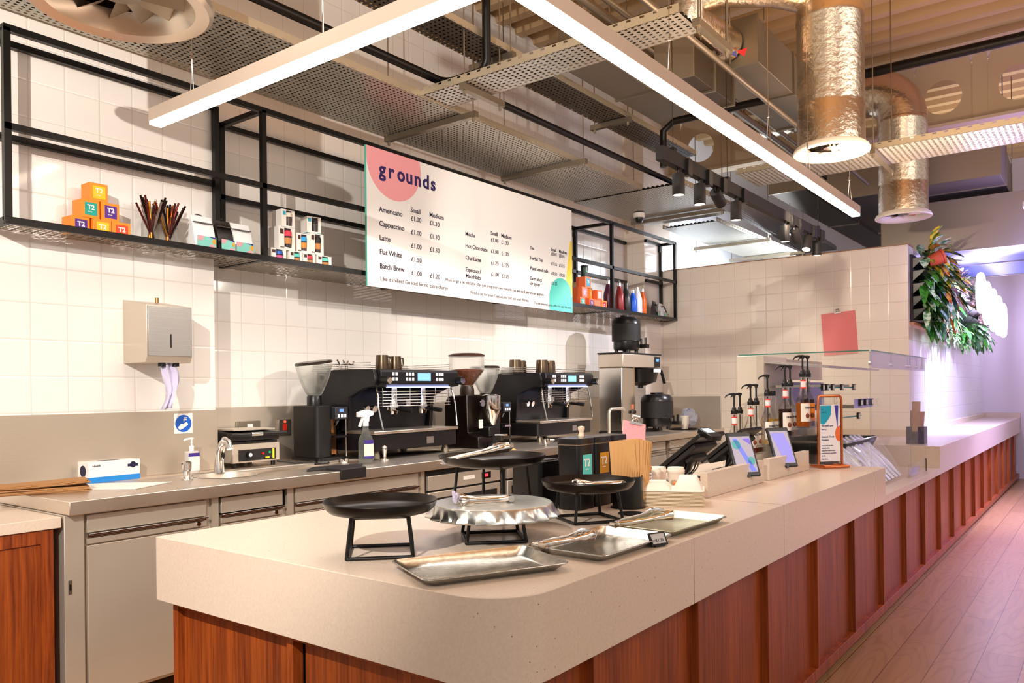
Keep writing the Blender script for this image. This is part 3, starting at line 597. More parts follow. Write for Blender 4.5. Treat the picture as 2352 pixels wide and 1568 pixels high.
# baking trays
def baking(x,y,rz,L,W_,label,m=M_galv):
    t=thing('baking_tray',label,'tray',(x,y,Z1),rz,'metal trays along the counter edge'); b=MB(); rings=[]
    for (dl,z,rr) in((-.022,.0008,.02),(0,.021,.026),(.004,.024,.028),(.007,.0215,.03)): rings.append([(px,py,z) for px,py in rbox(-L/2-dl,L/2+dl,-W_/2-dl,W_/2+dl,0,0,rr,6)])
    k=len(rings[0]); vs=[p for r_ in rings for p in r_]; fs=[tuple(range(k))[::-1]]
    for j in range(3):
        for i in range(k): fs.append((j*k+i,j*k+(i+1)%k,(j+1)*k+(i+1)%k,(j+1)*k+i))
    o=b.add(vs,fs).build('pan',m,t,smooth=50); o.modifiers.new('solid','SOLIDIFY').thickness=.0012
    return t
M_pan=mat('worn_pan',(200,196,186),.25,1,bump=.06,bscale=60,vary=.15)
baking(1.724,1.432,R(-26),.425,.275,'worn metal tray nearest the rounded counter corner, empty',M_pan)
baking(2.20,1.312,R(-1.5),.43,.275,'metal tray in the middle of the row, with tongs and a price tag',M_pan)
baking(2.665,1.297,R(-3),.42,.245,'metal tray farthest along the counter edge, with shiny tongs',mat('pan_olive',(186,182,158),.3,1,bump=.06,bscale=50,vary=.15))
# tongs
def tongs(x,y,z,rz,L,label,ry=0,m=None,head='scoop',spread=.05):
    m=m or mat('polished_steel',(232,224,214),.12,1)
    t=thing('serving_tongs',label,'tongs',(x,y,z),rz,'steel serving tongs'); t.rotation_euler[1]=ry
    def strip(pts,ws,side):
        vs=[];fs=[]
        for (px,py,pz),w in zip(pts,ws):
            vs+= [(px,py,pz-w),(px,py+side*w*.35,pz),(px,py,pz+w)]
        for i in range(len(pts)-1):
            a=3*i; fs+=[(a,a+1,a+4,a+3),(a+1,a+2,a+5,a+4)]
        o=MB().add(vs,fs).build('arm',m,t,smooth=60); o.modifiers.new('solid','SOLIDIFY').thickness=.0015
    for sd in(-1,1):
        pts=[(0,0,.012),(L*.06,sd*.012,.012),(L*.3,sd*spread*.35,.013),(L*.6,sd*spread*.42,.013),(L*.75,sd*spread*.5,.014),(L*.88,sd*spread*.6,.016),(L,sd*spread*.25,.017)]
        strip(pts,[.010,.010,.009,.007,.012,.017,.01],sd)
    MB().cyl((0,-.013,.012),(0,.013,.012),.011,n=12).build('spring_bend',m,t)
    if head=='claw':
        for sd in(-1,1):
            b=MB()
            for k in range(5): b.sphere((L+.0,sd*(.012+.004*k)-.0,.012+.006*k),.007,.007,.007,8,5)
            b.build('claw',mat('claw_clear',(226,220,240),.05,trans=.6,ior=1.3),t)
    return t
tongs(1.955,1.395,Z1+.024,R(-12),.25,'steel tongs lying over the left rim of the middle tray')
tongs(2.43,1.40,Z1+.018,R(-18),.27,'pair of wide shiny tongs resting on the farthest tray',R(-3),spread=.09)
tongs(2.28,2.07,Z1+.222,R(-27),.30,'long curved tongs on the tallest black dish',R(-9),spread=.07)
tongs(2.71,1.52,Z1+.128,R(135),.20,'steel tongs on the black dish before the tea tins')
tongs(2.13,1.63,Z1+.128,R(142),.19,'tongs with clear claws on the galvanised stand',head='claw')
# price tag
t=thing('price_tag','small electronic price tag clipped to the middle tray','price tag',(2.30,1.158,Z1+.004),R(-22)); t.rotation_euler[0]=R(-28)
MB().box(-.034,.034,-.004,.004,0,.044).build('case',M_blackm,t,bev=.002); MB().box(-.028,.026,-.0048,-.004,.006,.038).build('screen',mat('eink',(196,192,190),.5),t)
text('price_lettering',[('£1.25',-.014,.012,.014)],inkb,t,M=Matrix.Translation((0,-.0052,0))@Matrix.Rotation(R(90),4,'X')); MB().box(-.02,.02,-.002,.02,-.003,.0).build('clip',M_blackm,t)
# cylinder with napkin bags
t=thing('bag_holder','black cylinder standing behind the right black dish','holder',(3.0,1.66,Z1)); MB().lathe([(0,0),(.075,0),(.075,.003),(.066,.005),(.066,.135),(.063,.135),(.063,.006),(0,.006)],36).build('tin',M_blackp,t)
MB().lathe([(0,0),(.055,0),(.055,.003),(0,.003)],30,c=(-.15,-.10,0)).build('loose_lid',M_blackp,t)
for i in range(11):
    a=-.9+.18*i; o=MB().add([(-.055,0,0),(.055,0,0),(.058,0,.26),(-.052,0,.26),(-.055,.003,0),(.055,.003,0),(.058,.003,.26),(-.052,.003,.26)],[(0,1,2,3),(7,6,5,4),(0,3,7,4),(1,5,6,2),(3,2,6,7),(0,4,5,1)]).build('paper_bag',M_kraft,None)
    o.location=(3.03+(-.035+.007*i)*.7,1.64+(.03-.006*i),Z1+.028); o.rotation_euler=(R(6-1.5*i)*.6,R(-5+2.6*i),R(-52+6*i)); tag(o,'brown paper bag standing in the black cylinder','paper bag','brown paper bags in the black cylinder')
# tea tins
def tin(x,y,label,lc,txt,rz=0):
    t=thing('tea_tin',label,'tin',(x,y,Z1),rz); p=rbox(-.066,.066,-.055,.055,0,0,.016,5)
    MB().prism(p,0,.272).build('body',M_blackp,t,bev=.001); q=rbox(-.068,.068,-.057,.057,0,0,.017,5); MB().prism(q,.276,.302).build('lid',mat('tin_lid',(26,22,22),.2),t,bev=.003)
    MB().prism(p,.272,.276).build('seam',mat('tin_seam',(150,130,110),.3,.7),t)
    if lc:
        MB().box(-.03,.036,-.0562,-.055,.155,.222).box(0,0,0,0,0,0).build('label_square',lc,t) if 0 else MB().box(-.034,.038,-.0562,-.055,.142,.232).build('label_square',lc,t)
        text('label_lettering',[(txt,-.026,.182,.046),('tea leaves',-.012,.168,.006)],M_white,t,bold=.02,M=Matrix.Translation((0,-.0566,0))@Matrix.Rotation(R(90),4,'X'))
    return t
tin(2.858,1.83,'tall black tea tin with turquoise square label',mat('lab_turq',(92,200,190),.4),'T2'); tin(3.0,1.83,'tall black tea tin with mustard yellow label',mat('lab_must',(214,150,10),.4),'T2')
tin(3.142,1.83,'tall black tea tin without visible label, right of the yellow-labelled one',None,'')
t=thing('black_bin','shorter black square container left of the tea tins','container',(2.84,2.02,Z1)); MB().prism(rbox(-.09,.09,-.08,.08,0,0,.02,5),0,.2).build('body',M_blackp,t,bev=.003); MB().prism(rbox(-.075,.075,-.065,.065,0,0,.02,5),.2,.203).build('rim',M_blackm,t)
# wooden knob on tins = tamper standing on tins
t=thing('wooden_tamper','small pale wooden knob on top of the black tea tins','tamper',(2.95,1.86,Z1+.302)); MB().lathe([(0,0),(.014,0),(.014,.006),(.011,.012),(.011,.02),(.016,.032),(.015,.042),(0,.046)],20).build('knob',mat('pale_wood',(214,192,166),.5),t)
# pink clipboard on stand
def clipboard(name,x,y,z,rz,rx,w,h,c,label,roll=0):
    t=thing(name,label,'clipboard',(x,y,z),rz); t.rotation_euler=(rx,roll,rz)
    MB().box(-w/2,w/2,-.003,.003,0,h).build('board',c,t)
    k=MB().tube([(-.02,-.008,h-.002),(-.012,-.012,h+.012),(0,-.014,h+.02),(.012,-.012,h+.012),(.02,-.008,h-.002)],.004,8).box(-.035,.035,-.012,.006,h-.012,h).build('bulldog_clip',M_chrome,t); MB().cyl((-.018,-.01,h+.028),(.018,-.01,h+.028),.009,n=10).build('clip_lever',M_chrome,k)
    return t
pinkm=mat('pink_card',(238,160,166),.6)
clipboard('clipboard',3.42,1.86,Z1+.2,R(-28),R(-12),.13,.15,pinkm,'pale pink clipboard with brass clip standing among the tea tins',R(12))
t=thing('card_stand','small black stand holding the pink clipboard','stand',(3.42,1.9,Z1)); MB().box(-.05,.05,-.04,.04,0,.19).build('block',M_blackm,t,bev=.003)
clipboard('clipboard',8.737,2.27,1.80,R(-90),0,.345,.45,mat('coral_card',(222,124,122),.6),'coral pink clipboard hanging on the tiled partition',R(-3.5))
# tea jar + cups
t=thing('tea_jar','glass jar with cork lid and pink windmill label','jar',(3.34,1.76,Z1)); MB().lathe([(0,0),(.034,0),(.036,.004),(.036,.12),(.033,.125),(0,.125)],28).build('glass',M_glassb,t); MB().lathe([(0,.002),(.033,.002),(.033,.04),(0,.04)],24).build('dried_tea',mat('dried_tea',(120,84,40),.9,bump=1,bscale=120,vary=.6),t)
MB().lathe([(.037,.045),(.037,.115)],20,a0=R(180),a1=R(330)).build('paper_label',mat('paper_label',(240,232,232),.6),t); MB().lathe([(.0373,.045),(.0373,.055)],20,a0=R(180),a1=R(330)).build('label_stripe',pinkm,t)
MB().lathe([(0,.125),(.034,.125),(.037,.135),(.034,.145),(0,.146)],24).build('cork_lid',mat('cork',(204,130,70),.8),t)
b=MB(); b.M=Matrix.Translation((-.018,-.0335,.078))@Matrix.Rotation(R(-32),4,'Z')
wm=mat('windmill_pink',(200,90,110),.6); b.box(-.003,.003,-.001,0,-.022,0).prism([(-.012,-.022),(.012,-.022),(.008,-.004),(-.008,-.004)],-.001,0,'Y')
for a in(45,135): 
    c,s_=math.cos(R(a))*.02,math.sin(R(a))*.02; b.prism([(-c-.002,-s_),(-c+.002,-s_),(c+.002,s_),(c-.002,s_)],-.0012,0,'Y')
b.build('windmill_mark',wm,t)
text('label_lettering',[('teapigs',-.02,.0,.011)],inkb,t,bold=.02,M=Matrix.Translation((-.017,-.0375,.102))@Matrix.Rotation(R(-28),4,'Z')@Matrix.Rotation(R(90),4,'X'))
cupm=mat('paper_cup',(232,222,206),.6)
for i,(x,y,h) in enumerate([(3.46,1.78,.125),(3.56,1.80,.12),(3.64,1.74,.115)]):
    t=thing('paper_cup',['stack of white paper cups beside the tea jar','middle white paper cup stack behind the takeaway boxes','third white paper cup stack, next to the till screen'][i],'cup stack',(x,y,Z1),0,'white paper cup stacks'); MB().lathe([(0,0),(.032,0),(.034,.002),(.042,h-.025),(.044,h-.02),(.044,h-.014),(.040,h-.006),(.04,h),(.036,h),(0,h-.004)],28).build('cup',cupm,t); MB().lathe([(.0425,h-.03),(.0445,h-.026)],28).build('rim_band',M_white,t)
for i,(x,y,z) in enumerate([(4.72,2.35,1.0),(4.86,2.30,1.0)]):
    pass
# takeaway boxes: stack of nested trays, each its own thing
bag=mat('bagasse',(244,236,222),.7,bump=.15,bscale=60); bag2=mat('bagasse_side',(232,212,180),.8)
BX,BY,BR=3.20,1.545,R(-66)
def clam(i,top):
    t=thing('takeaway_box','top white takeaway box with two raised humps' if top else 'flattened white takeaway box in the nested stack','takeaway box',(BX,BY,Z1+.0058*i),BR,'nested white takeaway boxes')
    w,d=.135,.10
    if not top:
        MB().prism(rbox(-w,w,-d,d,0,0,.02,4),0,.0038).build('shell',bag2,t,bev=.001)
    else:
        b=MB().prism(rbox(-w,w,-d,d,0,0,.02,4),0,.005)
        for x0,x1,h in((-w+.005,-.008,.03),(.006,w-.008,.055)):
            p=rbox(x0,x1,-d+.008,d-.008,0,0,.018,4); q=rbox(x0+.022,x1-.022,-d+.03,d-.03,0,0,.014,4); k=len(p)
            b.add([(a,c,.005) for a,c in p]+[(a*.98+(x0+x1)/2*.02,c*.98,.012) for a,c in p]+[(a,c,h) for a,c in q]+[(a*.93+(x0+x1)/2*.07,c*.93,h+.004) for a,c in q],[(j*k+i_,j*k+(i_+1)%k,(j+1)*k+(i_+1)%k,(j+1)*k+i_) for j in range(3) for i_ in range(k)]+[tuple(range(3*k,4*k))])
        b.build('shell',bag,t,bev=.0015,smooth=40)
for i in range(12): clam(i,i==11)
# upstands
for x0,x1,l in((3.445,4.19,'low pale quartz upstand in front of the first till'),(4.275,4.985,'low pale quartz upstand in front of the second till')):
    tag(MB().box(x0,x1,1.49,1.525,Z1,1.068).build('quartz_upstand',M_quartz,bev=.002),l,'upstand')
# tills
def till(x,y,lab,rz=0):
    t=thing('till_screen',lab,'till',(x,y,Z1),rz)
    MB().prism(rbox(-.11,.11,-.02,.16,0,0,.02,4),0,.012).build('foot',M_blackm,t,bev=.002)
    MB().cyl((0,.1,.01),(0,.07,.15),.018,n=14).build('arm',M_blackp,t)
    M=Matrix.Translation((0,.07,.155))@Matrix.Rotation(R(-38),4,'X')
    b=MB(); b.M=M; b.box(-.17,.17,-.165,.165,-.008,.014); b.build('monitor',M_blackp,t,bev=.004)
    b=MB(); b.M=M; b.box(-.15,.15,-.1,.13,-.034,-.008); b.build('rear_housing',M_blackm,t,bev=.006)
    b=MB(); b.M=M; b.box(-.158,.158,-.14,.14,.014,.0145); b.build('screen',mat('till_glass',(30,34,44),.1),t)
    b=MB(); b.M=M; b.box(-.1,.1,-.03,.02,-.06,-.034); b.build('port_cover',M_blackm,t,bev=.004)
    for k in range(4): MB().tube([(-.06+.04*k,.04,.11),(-.06+.04*k,.06,.06),(-.05+.03*k,.09,.02)],.004,6).build('cable',mat('cable_grey',(150,140,130),.5) if k%2 else M_black,t)
    return t
# monitor faces staff: top edge near the customer
till(4.10,1.80,'dark tilting till screen seen from behind, nearest the takeaway boxes')
till(4.70,1.80,'dark tilting till screen seen from behind, beside the syrup bottles')
def tablet(x,y,lab,shapes):
    t=thing('customer_display',lab,'display',(x,y,Z1),R(-35))
    MB().prism(rbox(-.05,.05,.05,.15,0,0,.015,4),0,.006).build('foot',M_blackm,t); MB().cyl((0,.10,.005),(0,.045,.14),.012,n=12).build('neck',M_blackp,t)
    M=Matrix.Translation((0,.0,.16))@Matrix.Rotation(R(-24),4,'X')
    b=MB(); b.M=M; b.box(-.073,.073,-.005,.012,-.118,.125); b.build('case',M_blackp,t,bev=.006)
    b=MB(); b.M=M; b.box(-.06,.06,-.0058,-.005,-.095,.1); s=b.build('screen',mat('tab_screen',(156,150,168),.25,emit=.25),t)
    for nm,poly,m in shapes:
        b=MB(); b.M=M; b.prism(poly,-.0064,-.0059,'Y'); b.build(nm,m,s)
    b=MB(); b.M=M; b.box(-.008,.008,-.006,.006,-.122,-.11); b.build('card_slot',M_blackp,t)
    return t
tq=mat('scr_teal',(60,150,150),.3,emit=.25); bl=mat('scr_blue',(96,110,230),.3,emit=.35); pu=mat('scr_violet',(110,90,210),.3,emit=.25)
tablet(3.985,1.525,'customer tablet display with teal circles and a blue diagonal band',[('teal_circle',arc(-.03,.055,.026,0,350,16),tq),('teal_circle',arc(.036,-.035,.022,0,350,16),tq),('blue_band',[(-.045,.088),(-.02,.088),(.052,-.09),(.022,-.09)],bl),('violet_corner',[(.01,.088),(.056,.088),(.056,.05)],pu)])
tablet(4.575,1.52,'customer tablet display with painted blue-violet reflections, farther along',[('violet_corner',[(-.056,.088),(.03,.088),(.056,.0),(.056,-.09),(-.01,-.09)],mat('scr_reflection',(134,130,220),.3,emit=.3))])  # screen reflection painted as a glowing lilac shape
t=thing('card_reader','small black card terminal behind the first customer tablet','card reader',(4.0,1.72,Z1+.27),R(-25)); t.rotation_euler[0]=R(20)
MB().prism(rbox(-.04,.04,-.07,.05,0,0,.015,5),-.02,.01).build('body',M_blackp,t,bev=.004); MB().box(-.028,.028,-.02,.035,.01,.0105).build('screen',mat('reader_screen',(190,214,226),.3,emit=.5),t)
# ================= syrup rack =================
acr=mat('acrylic',(246,244,240),.04,trans=1,ior=1.15,alpha=.35); RX=5.15
t=thing('bottle_rack','clear acrylic stepped rack holding the syrup bottles','rack',(RX,1.5,Z1))
for k in range(5):
    y0=.0+.113*(k); zt=.255-.0595*k; MB().box(-.11,.11,y0,y0+.11,zt-.004,zt).box(-.11,.11,y0,y0+.003,zt,zt+.055).build('step',acr,t)
    
for sx in(-.112,.112): MB().prism([(0,0),(.565,0),(.565,.04)]+[(.565-.113*k,.02+.0595*k+.0) for k in range(0)]+[(.0,.30)],sx-.002,sx+.002,'X').build('side_panel',acr,t)
def bottle(x,y,z,label,sc,lc,nec,txt='MONIN',full=.5,pump=True,tall=1,grp='syrup bottles on the stepped rack'):
    t=thing('syrup_bottle',label,'bottle',(x,y,z),0,grp); r=.039; t.scale=(1.05,1.05,1.04)
    MB().lathe([(0,0),(r*.95,0),(r,.006),(r,.15),(r*.98,.165),(r*.75,.19),(r*.5,.215),(.016,.245),(.0145,.26),(.0145,.3),(.016,.302),(.016,.312),(0,.312)],28).build('glass',M_glassb,t)
    hh=.165*full+.01; MB().lathe([(0,.004),(r*.9,.004),(r*.93,.01),(r*.93,hh),(0,hh)],24).build('syrup',mat('syrup_%d_%d_%d'%sc,sc,.08,trans=.35,ior=1.33),t)
    l=MB().lathe([(r*1.012,.035),(r*1.012,.145)],20,a0=R(178),a1=R(300)).build('paper_label',lc,t)
    text('label_lettering',[(txt[1:],-.022,.0,.0165)],inkb,l,bold=.015,M=Matrix.Translation((r*math.cos(R(236))*1.06,r*math.sin(R(236))*1.06,.112))@Matrix.Rotation(R(-34),4,'Z')@Matrix.Rotation(R(90),4,'X'))
    b=MB(); ca,sa=math.cos(R(236)),math.sin(R(236)); b.sphere((ca*r*1.03,sa*r*1.03,.07),.012,.012,.016,8,6); b.build('label_picture',mat('label_brown',(120,60,40),.6),l)
    if nec: 
        n_=MB().lathe([(.0175,.235),(.0168,.285)],20,a0=R(150),a1=R(330)).build('neck_label',mat('neck_white',(246,236,232),.6),t); MB().lathe([(.0185,.234),(.0175,.244)],20,a0=R(150),a1=R(330)).lathe([(.0172,.279),(.0168,.287)],20,a0=R(150),a1=R(330)).build('red_band',mat('neck_red',(232,52,40),.5),n_)
    if pump:
        p=MB().lathe([(0,.305),(.019,.305),(.02,.325),(.014,.333),(.012,.345),(.008,.35),(.0055,.352),(.0055,.42),(0,.42)],20).build('pump_collar',M_blackp,t)
        pb=MB(); pb.M=Matrix.Rotation(R(-50),4,'Z'); pb.tube([(.012,0,.43),(0,0,.432),(-.03,-.006,.432),(-.052,-.01,.424),(-.062,-.012,.41)],[.0075,.009,.0065,.005,.004],8).cyl((0,0,.415),(0,0,.436),.009,n=10).build('pump_spout',M_blackp,p)
        MB().cyl((0,0,.03),(0,0,.3),.004,n=6).build('dip_tube',mat('dip_tube',(60,50,44),.4),t)
    else: MB().cyl((0,0,.305),(0,0,.335),.017,n=16).build('cap',M_blackp,t)
    return t
cr=mat('label_cream',(244,236,224),.6); ora=mat('label_orange',(240,140,30),.6); zz=lambda k:Z1+.256-.0595*k
B_=[(0,0,'amber syrup bottle at the very top of the rack, cinnamon label',(190,96,22),cr,1,.85),(1,0,'nearly full dark chocolate syrup bottle, second step from the top',(52,22,12),cr,1,.95),(2,0,'syrup bottle with cream label in the middle of the rack, mostly empty',(214,180,120),cr,1,.12),(3,0,'syrup bottle with red residue and blank label, fourth step',(160,44,16),cr,1,.45),(4,0,'lowest syrup bottle at the left end of the rack, a little golden syrup left',(196,150,30),cr,1,.15),
(0,1,'very dark syrup bottle with orange sunset label on the top step behind',(60,18,10),ora,0,.95),(1,1,'rear syrup bottle behind the chocolate one, second step',(190,150,110),cr,0,.3),(3,1,'rear syrup bottle with brown picture label on the fourth step',(120,70,40),cr,0,.35),(4,1,'rear lowest syrup bottle beside the card terminal',(200,170,90),cr,0,.2)]
for k,c,lab,sc,lc,nec,fu in B_: bottle(RX-.052+.104*c,1.5+.058+.113*k,zz(k)-.0,lab,sc,lc,nec,full=fu)
bottle(RX+.052,1.5+.058+.226,zz(2),'golden syrup bottle with black screw cap and no pump',(206,150,20),cr,0,full=.9,pump=False)
# copper sign
t=thing('table_sign','copper pipe table stand holding a tall printed card','sign',(5.17,1.415,Z1),R(-35)); cu=mat('copper',(214,122,72),.18,1); r=.009
MB().tube([(-.12,0,.012),(-.12,0,.43),(-.112,0,.449),(-.1,0,.455),(.1,0,.455),(.112,0,.449),(.12,0,.43),(.12,0,.012)],r,12).build('pipe_frame',cu,t)
MB().tube([(-.12,-.06,.011),(-.12,.07,.011)],r,12).tube([(.12,-.06,.011),(.12,.07,.011)],r,12).tube([(-.125,-.06,.011),(.125,-.06,.011)],r,12).tube([(-.12,0,.011),(.12,0,.011)],r,12).build('pipe_base',cu,t)
c=MB().box(-.1,.1,-.002,.002,.04,.40).build('card',mat('card_white',(240,236,240),.5),t)
MB().prism([(-.098,.395),(-.098,.28)]+arc(-.07,.31,.035,230,300,6)+arc(-.05,.36,.06,310,340,6)+[(.01,.395)],-.0032,-.0022,'Y').build('teal_shape',mat('card_teal',(20,160,190),.5),c)
MB().prism([(.045,.395),(.085,.395),(.075,.25)],-.0032,-.0022,'Y').build('blue_wedge',mat('card_blue',(56,50,160),.5),c); MB().prism(arc(.1,.215,.05,90,270,16),-.0032,-.0022,'Y').build('orange_half_circle',mat('card_orange',(236,110,50),.5),c)
for q in [('the',-.092,.365,.016),('roastery',-.092,.348,.016),("This month's guest",-.09,.262,.016),('brew is...',-.09,.240,.016),('Guatemala / Finca la',-.09,.192,.016),('Providencia',-.09,.172,.016),('It comes of the very finest',-.09,.138,.011),('Guatemala and has',-.09,.122,.011),('tasting notes of milk chocolate,',-.09,.106,.011),('stewed fruit and a creamy balance',-.09,.09,.011),('of acidity.',-.09,.074,.011),('Truly delicious.',-.09,.052,.011)]: text('card_line',[q],ink,c,M=Matrix.Translation((0,-.0028,0))@Matrix.Rotation(R(90),4,'X'))
for x in(-.06,.06): MB().tube([(x+.014*math.cos(a*PI/6),0,.425+.026*math.sin(a*PI/6)) for a in range(12)],.0015,6,closed=True).build('ring_clip',M_chrome,t)
t.scale=(.74,1,.99)
# ================= glass case =================
t=thing('display_case','open glass display case with hanging glass shelves on the low ledge','display case',(0,0,0)); zt=1.69; x0,x1,y0,y1=5.44,7.3,1.237,2.1
gt=mat('case_glass',(238,248,244),.015,trans=1,ior=1.04,alpha=.16); ed=mat('case_edge',(70,130,112),.15)
MB().box(x0,x1,y0,y0+.006,.776,zt-.004).build('front_pane',gt,t); MB().box(x0,x0+.006,y0+.008,1.98,.776,zt-.004).build('side_pane',gt,t); MB().box(x1-.006,x1,y0+.008,y1,.96,zt-.004).build('side_pane',gt,t)
MB().box(x0-.02,x1,y0-.01,y1+.02,zt-.004,zt+.004).build('top_pane',gt,t)
b=MB().box(x0-.02,x1,y0-.0115,y0-.01,zt-.004,zt+.004).box(x0-.0215,x0-.02,y0,y1,zt-.004,zt+.004).box(x0-.001,x0+.001,y0-.001,y0+.0,.776,zt).box(6.70,6.702,y0-.001,y0,.776,zt).box(x1-.001,x1,y0-.001,y0,.776,zt); b.build('glass_edges',ed,t)
et=mat('edge_teal',(60,150,160),.2); MB().box(x0,6.35,1.56,y1,1.45,1.458).build('glass_shelf',gt,t); MB().box(x0,6.35,1.558,1.56,1.45,1.459).build('shelf_edge',et,t); MB().box(x0,6.1,1.45,y1,1.245,1.253).build('glass_shelf',gt,t); MB().box(x0,6.1,1.448,1.45,1.245,1.254).build('shelf_edge',et,t); MB().box(5.5,6.0,1.348,1.352,1.317,1.377).build('ticket_strip',mat('lilac_strip',(170,160,226),.2),t); MB().box(5.5,6.0,1.352,1.85,1.315,1.33).build('metal_tray',M_duct,t)
MB().box(x0,x0+.5,1.93,y1+.02,.776,zt-.006).build('rear_post',mat('case_housing',(214,202,186),.35,.3),t,bev=.004); MB().box(x0+.5,x1,2.06,y1,1.52,zt-.006).build('rear_header',M_steel,t,bev=.003)
MB().prism([(1.5,1.6),(2.06,1.66),(2.06,1.645),(1.5,1.585)],x0+.03,6.9,'X').build('top_tray',mat('header_steel',(206,192,186),.25,.8),t)
for x in(5.5,6.1,6.66,6.74,7.0,7.24): k=MB().cyl((x,y0+.01,1.685),(x,y0+.01,1.62),.006,n=8).build('pane_clamp',M_chrome,t); MB().cyl((x,y0+.0,1.61),(x,y0+.02,1.61),.014,n=14).build('clamp_disc',M_chrome,k)
lil=mat('lilac_acrylic',(196,188,236),.1,alpha=.5,trans=.3); MB().box(x0+.01,6.69,y0-.004,y0-.002,1.58,1.686).box(6.71,x1-.01,y0-.004,y0-.002,1.58,1.686).build('top_strip',lil,t)
MB().box(5.45,6.7,1.95,2.05,.776,1.2).build('rear_panel',M_duct,t)
MB().box(x0+.55,7.2,2.02,2.04,1.26,1.5).build('rear_sliding_window',mat('case_violet',(120,112,170),.15,.2),t)  # violet-grey colour stands for the reflection in the window glass
MB().box(5.6,6.3,1.58,1.9,1.459,1.475).build('shelf_liner',mat('liner',(180,172,160),.5),t)
gp=mat('case_inner_dark',(70,62,56),.5)
for i,(x,z) in enumerate([(5.5,1.454),(5.6,1.454),(5.73,1.454),(5.97,1.454),(6.3,1.454),(5.62,1.35),(5.76,1.35),(5.92,1.35),(5.97,1.25)]):
    y={0:1.545,1:1.335,2:1.435}[0 if i<5 else (1 if i<8 else 2)]
    o=thing('price_ticket','small black price ticket holder clipped on a shelf edge of the glass case','price ticket',(x,y,z-.015),0,'price ticket holders on the case shelves'); MB().box(-.025,.025,-.004,.01,-.005,.04).build('holder',M_blackp,o); MB().box(-.014,.014,-.0055,-.004,.002,.032).build('card',M_white,o)
t=thing('serving_basket','black rectangular wire-rimmed basket inside the glass case','basket',(6.2,1.72,.776)); MB().box(-.3,.4,.0,.25,0,.2).build('stand',M_duct,t); p=rbox(-.42,.52,-.25,.3,0,0,.03,4); q=rbox(-.38,.48,-.21,.26,0,0,.03,4)
k=len(p); o=MB().add([(a,c,.2) for a,c in q]+[(a,c,.29) for a,c in p],[(i,(i+1)%k,k+(i+1)%k,k+i) for i in range(k)]+[tuple(range(k))]).build('basket',M_blackp,t); o.modifiers.new('s','SOLIDIFY').thickness=.003
MB().tube([(a,c,.292) for a,c in p],.006,8,closed=True).build('rim',M_chrome,t)
wrap=mat('plastic_wrap',(244,242,252),.06,trans=.15,ior=1.2,alpha=.95,coat=1,bump=1.0,bscale=30)
random.seed(5)
for i in range(9):
    x=5.55+.115*i; o=thing('wrapped_pack','clear plastic sleeve of cutlery, %s in the leaning row'%['first','second','third','fourth','fifth','sixth','seventh','eighth','last'][i],'wrapped pack',(x,1.27,.79),0,'clear wrapped packs leaning in the display case')
    o.rotation_euler=(R(-44),0,R(10+random.uniform(-4,4))); L=.42; vs=[];fs=[]; n=12
    for j in range(9):
        s_=math.sin(PI*min(1,max(.08,(j+.3)/8.6)))**.4; z=L*j/8
        for k in range(n): a=2*PI*k/n; vs.append((.05*s_*math.cos(a)*(1+.12*random.uniform(-1,1)),.022*s_*math.sin(a)*(1+.25*random.uniform(-1,1)),z))
    for j in range(8):
        for k in range(n): fs.append((j*n+k,j*n+(k+1)%n,(j+1)*n+(k+1)%n,(j+1)*n+k))
    fs+=[tuple(range(n))[::-1],tuple(range(8*n,9*n))]; MB().add(vs,fs).build('plastic_sleeve',wrap,o,smooth=25)
    MB().box(-.006,.006,-.004,.004,.02,L-.04).box(.014,.022,-.004,.004,.02,L-.05).build('cutlery',mat('cutlery_white',(236,230,226),.4) if i%3 else mat('cutlery_orange',(214,120,60),.4),o)
t=thing('ticket_rail','low clear glass rail on the ledge right of the wrapped packs','glass rail',(6.75,1.2,.776)); MB().box(-.35,.36,-.003,.003,0,.1).build('pane',gt,t); MB().box(.355,.361,-.0035,.0035,0,.1).build('dark_edge',M_blackp,t); MB().box(-.3,.0,-.006,-.004,.01,.07).build('ticket_strip',lil,t)
# bags in black box on the far counter
t=thing('bag_box','black box on the counter beyond the case, holding folded brown bags','box',(7.66,1.36,.956)); MB().box(-.1,.06,-.07,.07,0,.15).build('sleeve',mat('black_marble',(30,27,27),.2,vary=.5,bscale=12),t,bev=.002)
for i,(dx,dy,h,w) in enumerate([(-.05,0,.36,.05),(-.01,-.02,.27,.075),(0.0,.02,.28,.07)]): 
    o=MB().add([(-w,-.02,.1),(w,-.02,.1),(w*1.15,-.03,h),(-w*1.1,-.015,h),(-w,.02,.1),(w,.02,.1),(w*1.1,.03,h),(-w*1.1,.02,h)],[(0,1,2,3),(7,6,5,4),(0,3,7,4),(1,5,6,2),(3,2,6,7),(0,4,5,1)]).build('paper_bag',M_kraftd,None); o.location=(7.65+dx,1.36+dy,.965); tag(o,['tallest folded brown paper bag in the black box','front brown paper bag in the black box','rear wide brown paper bag in the black box'][i],'paper bag')
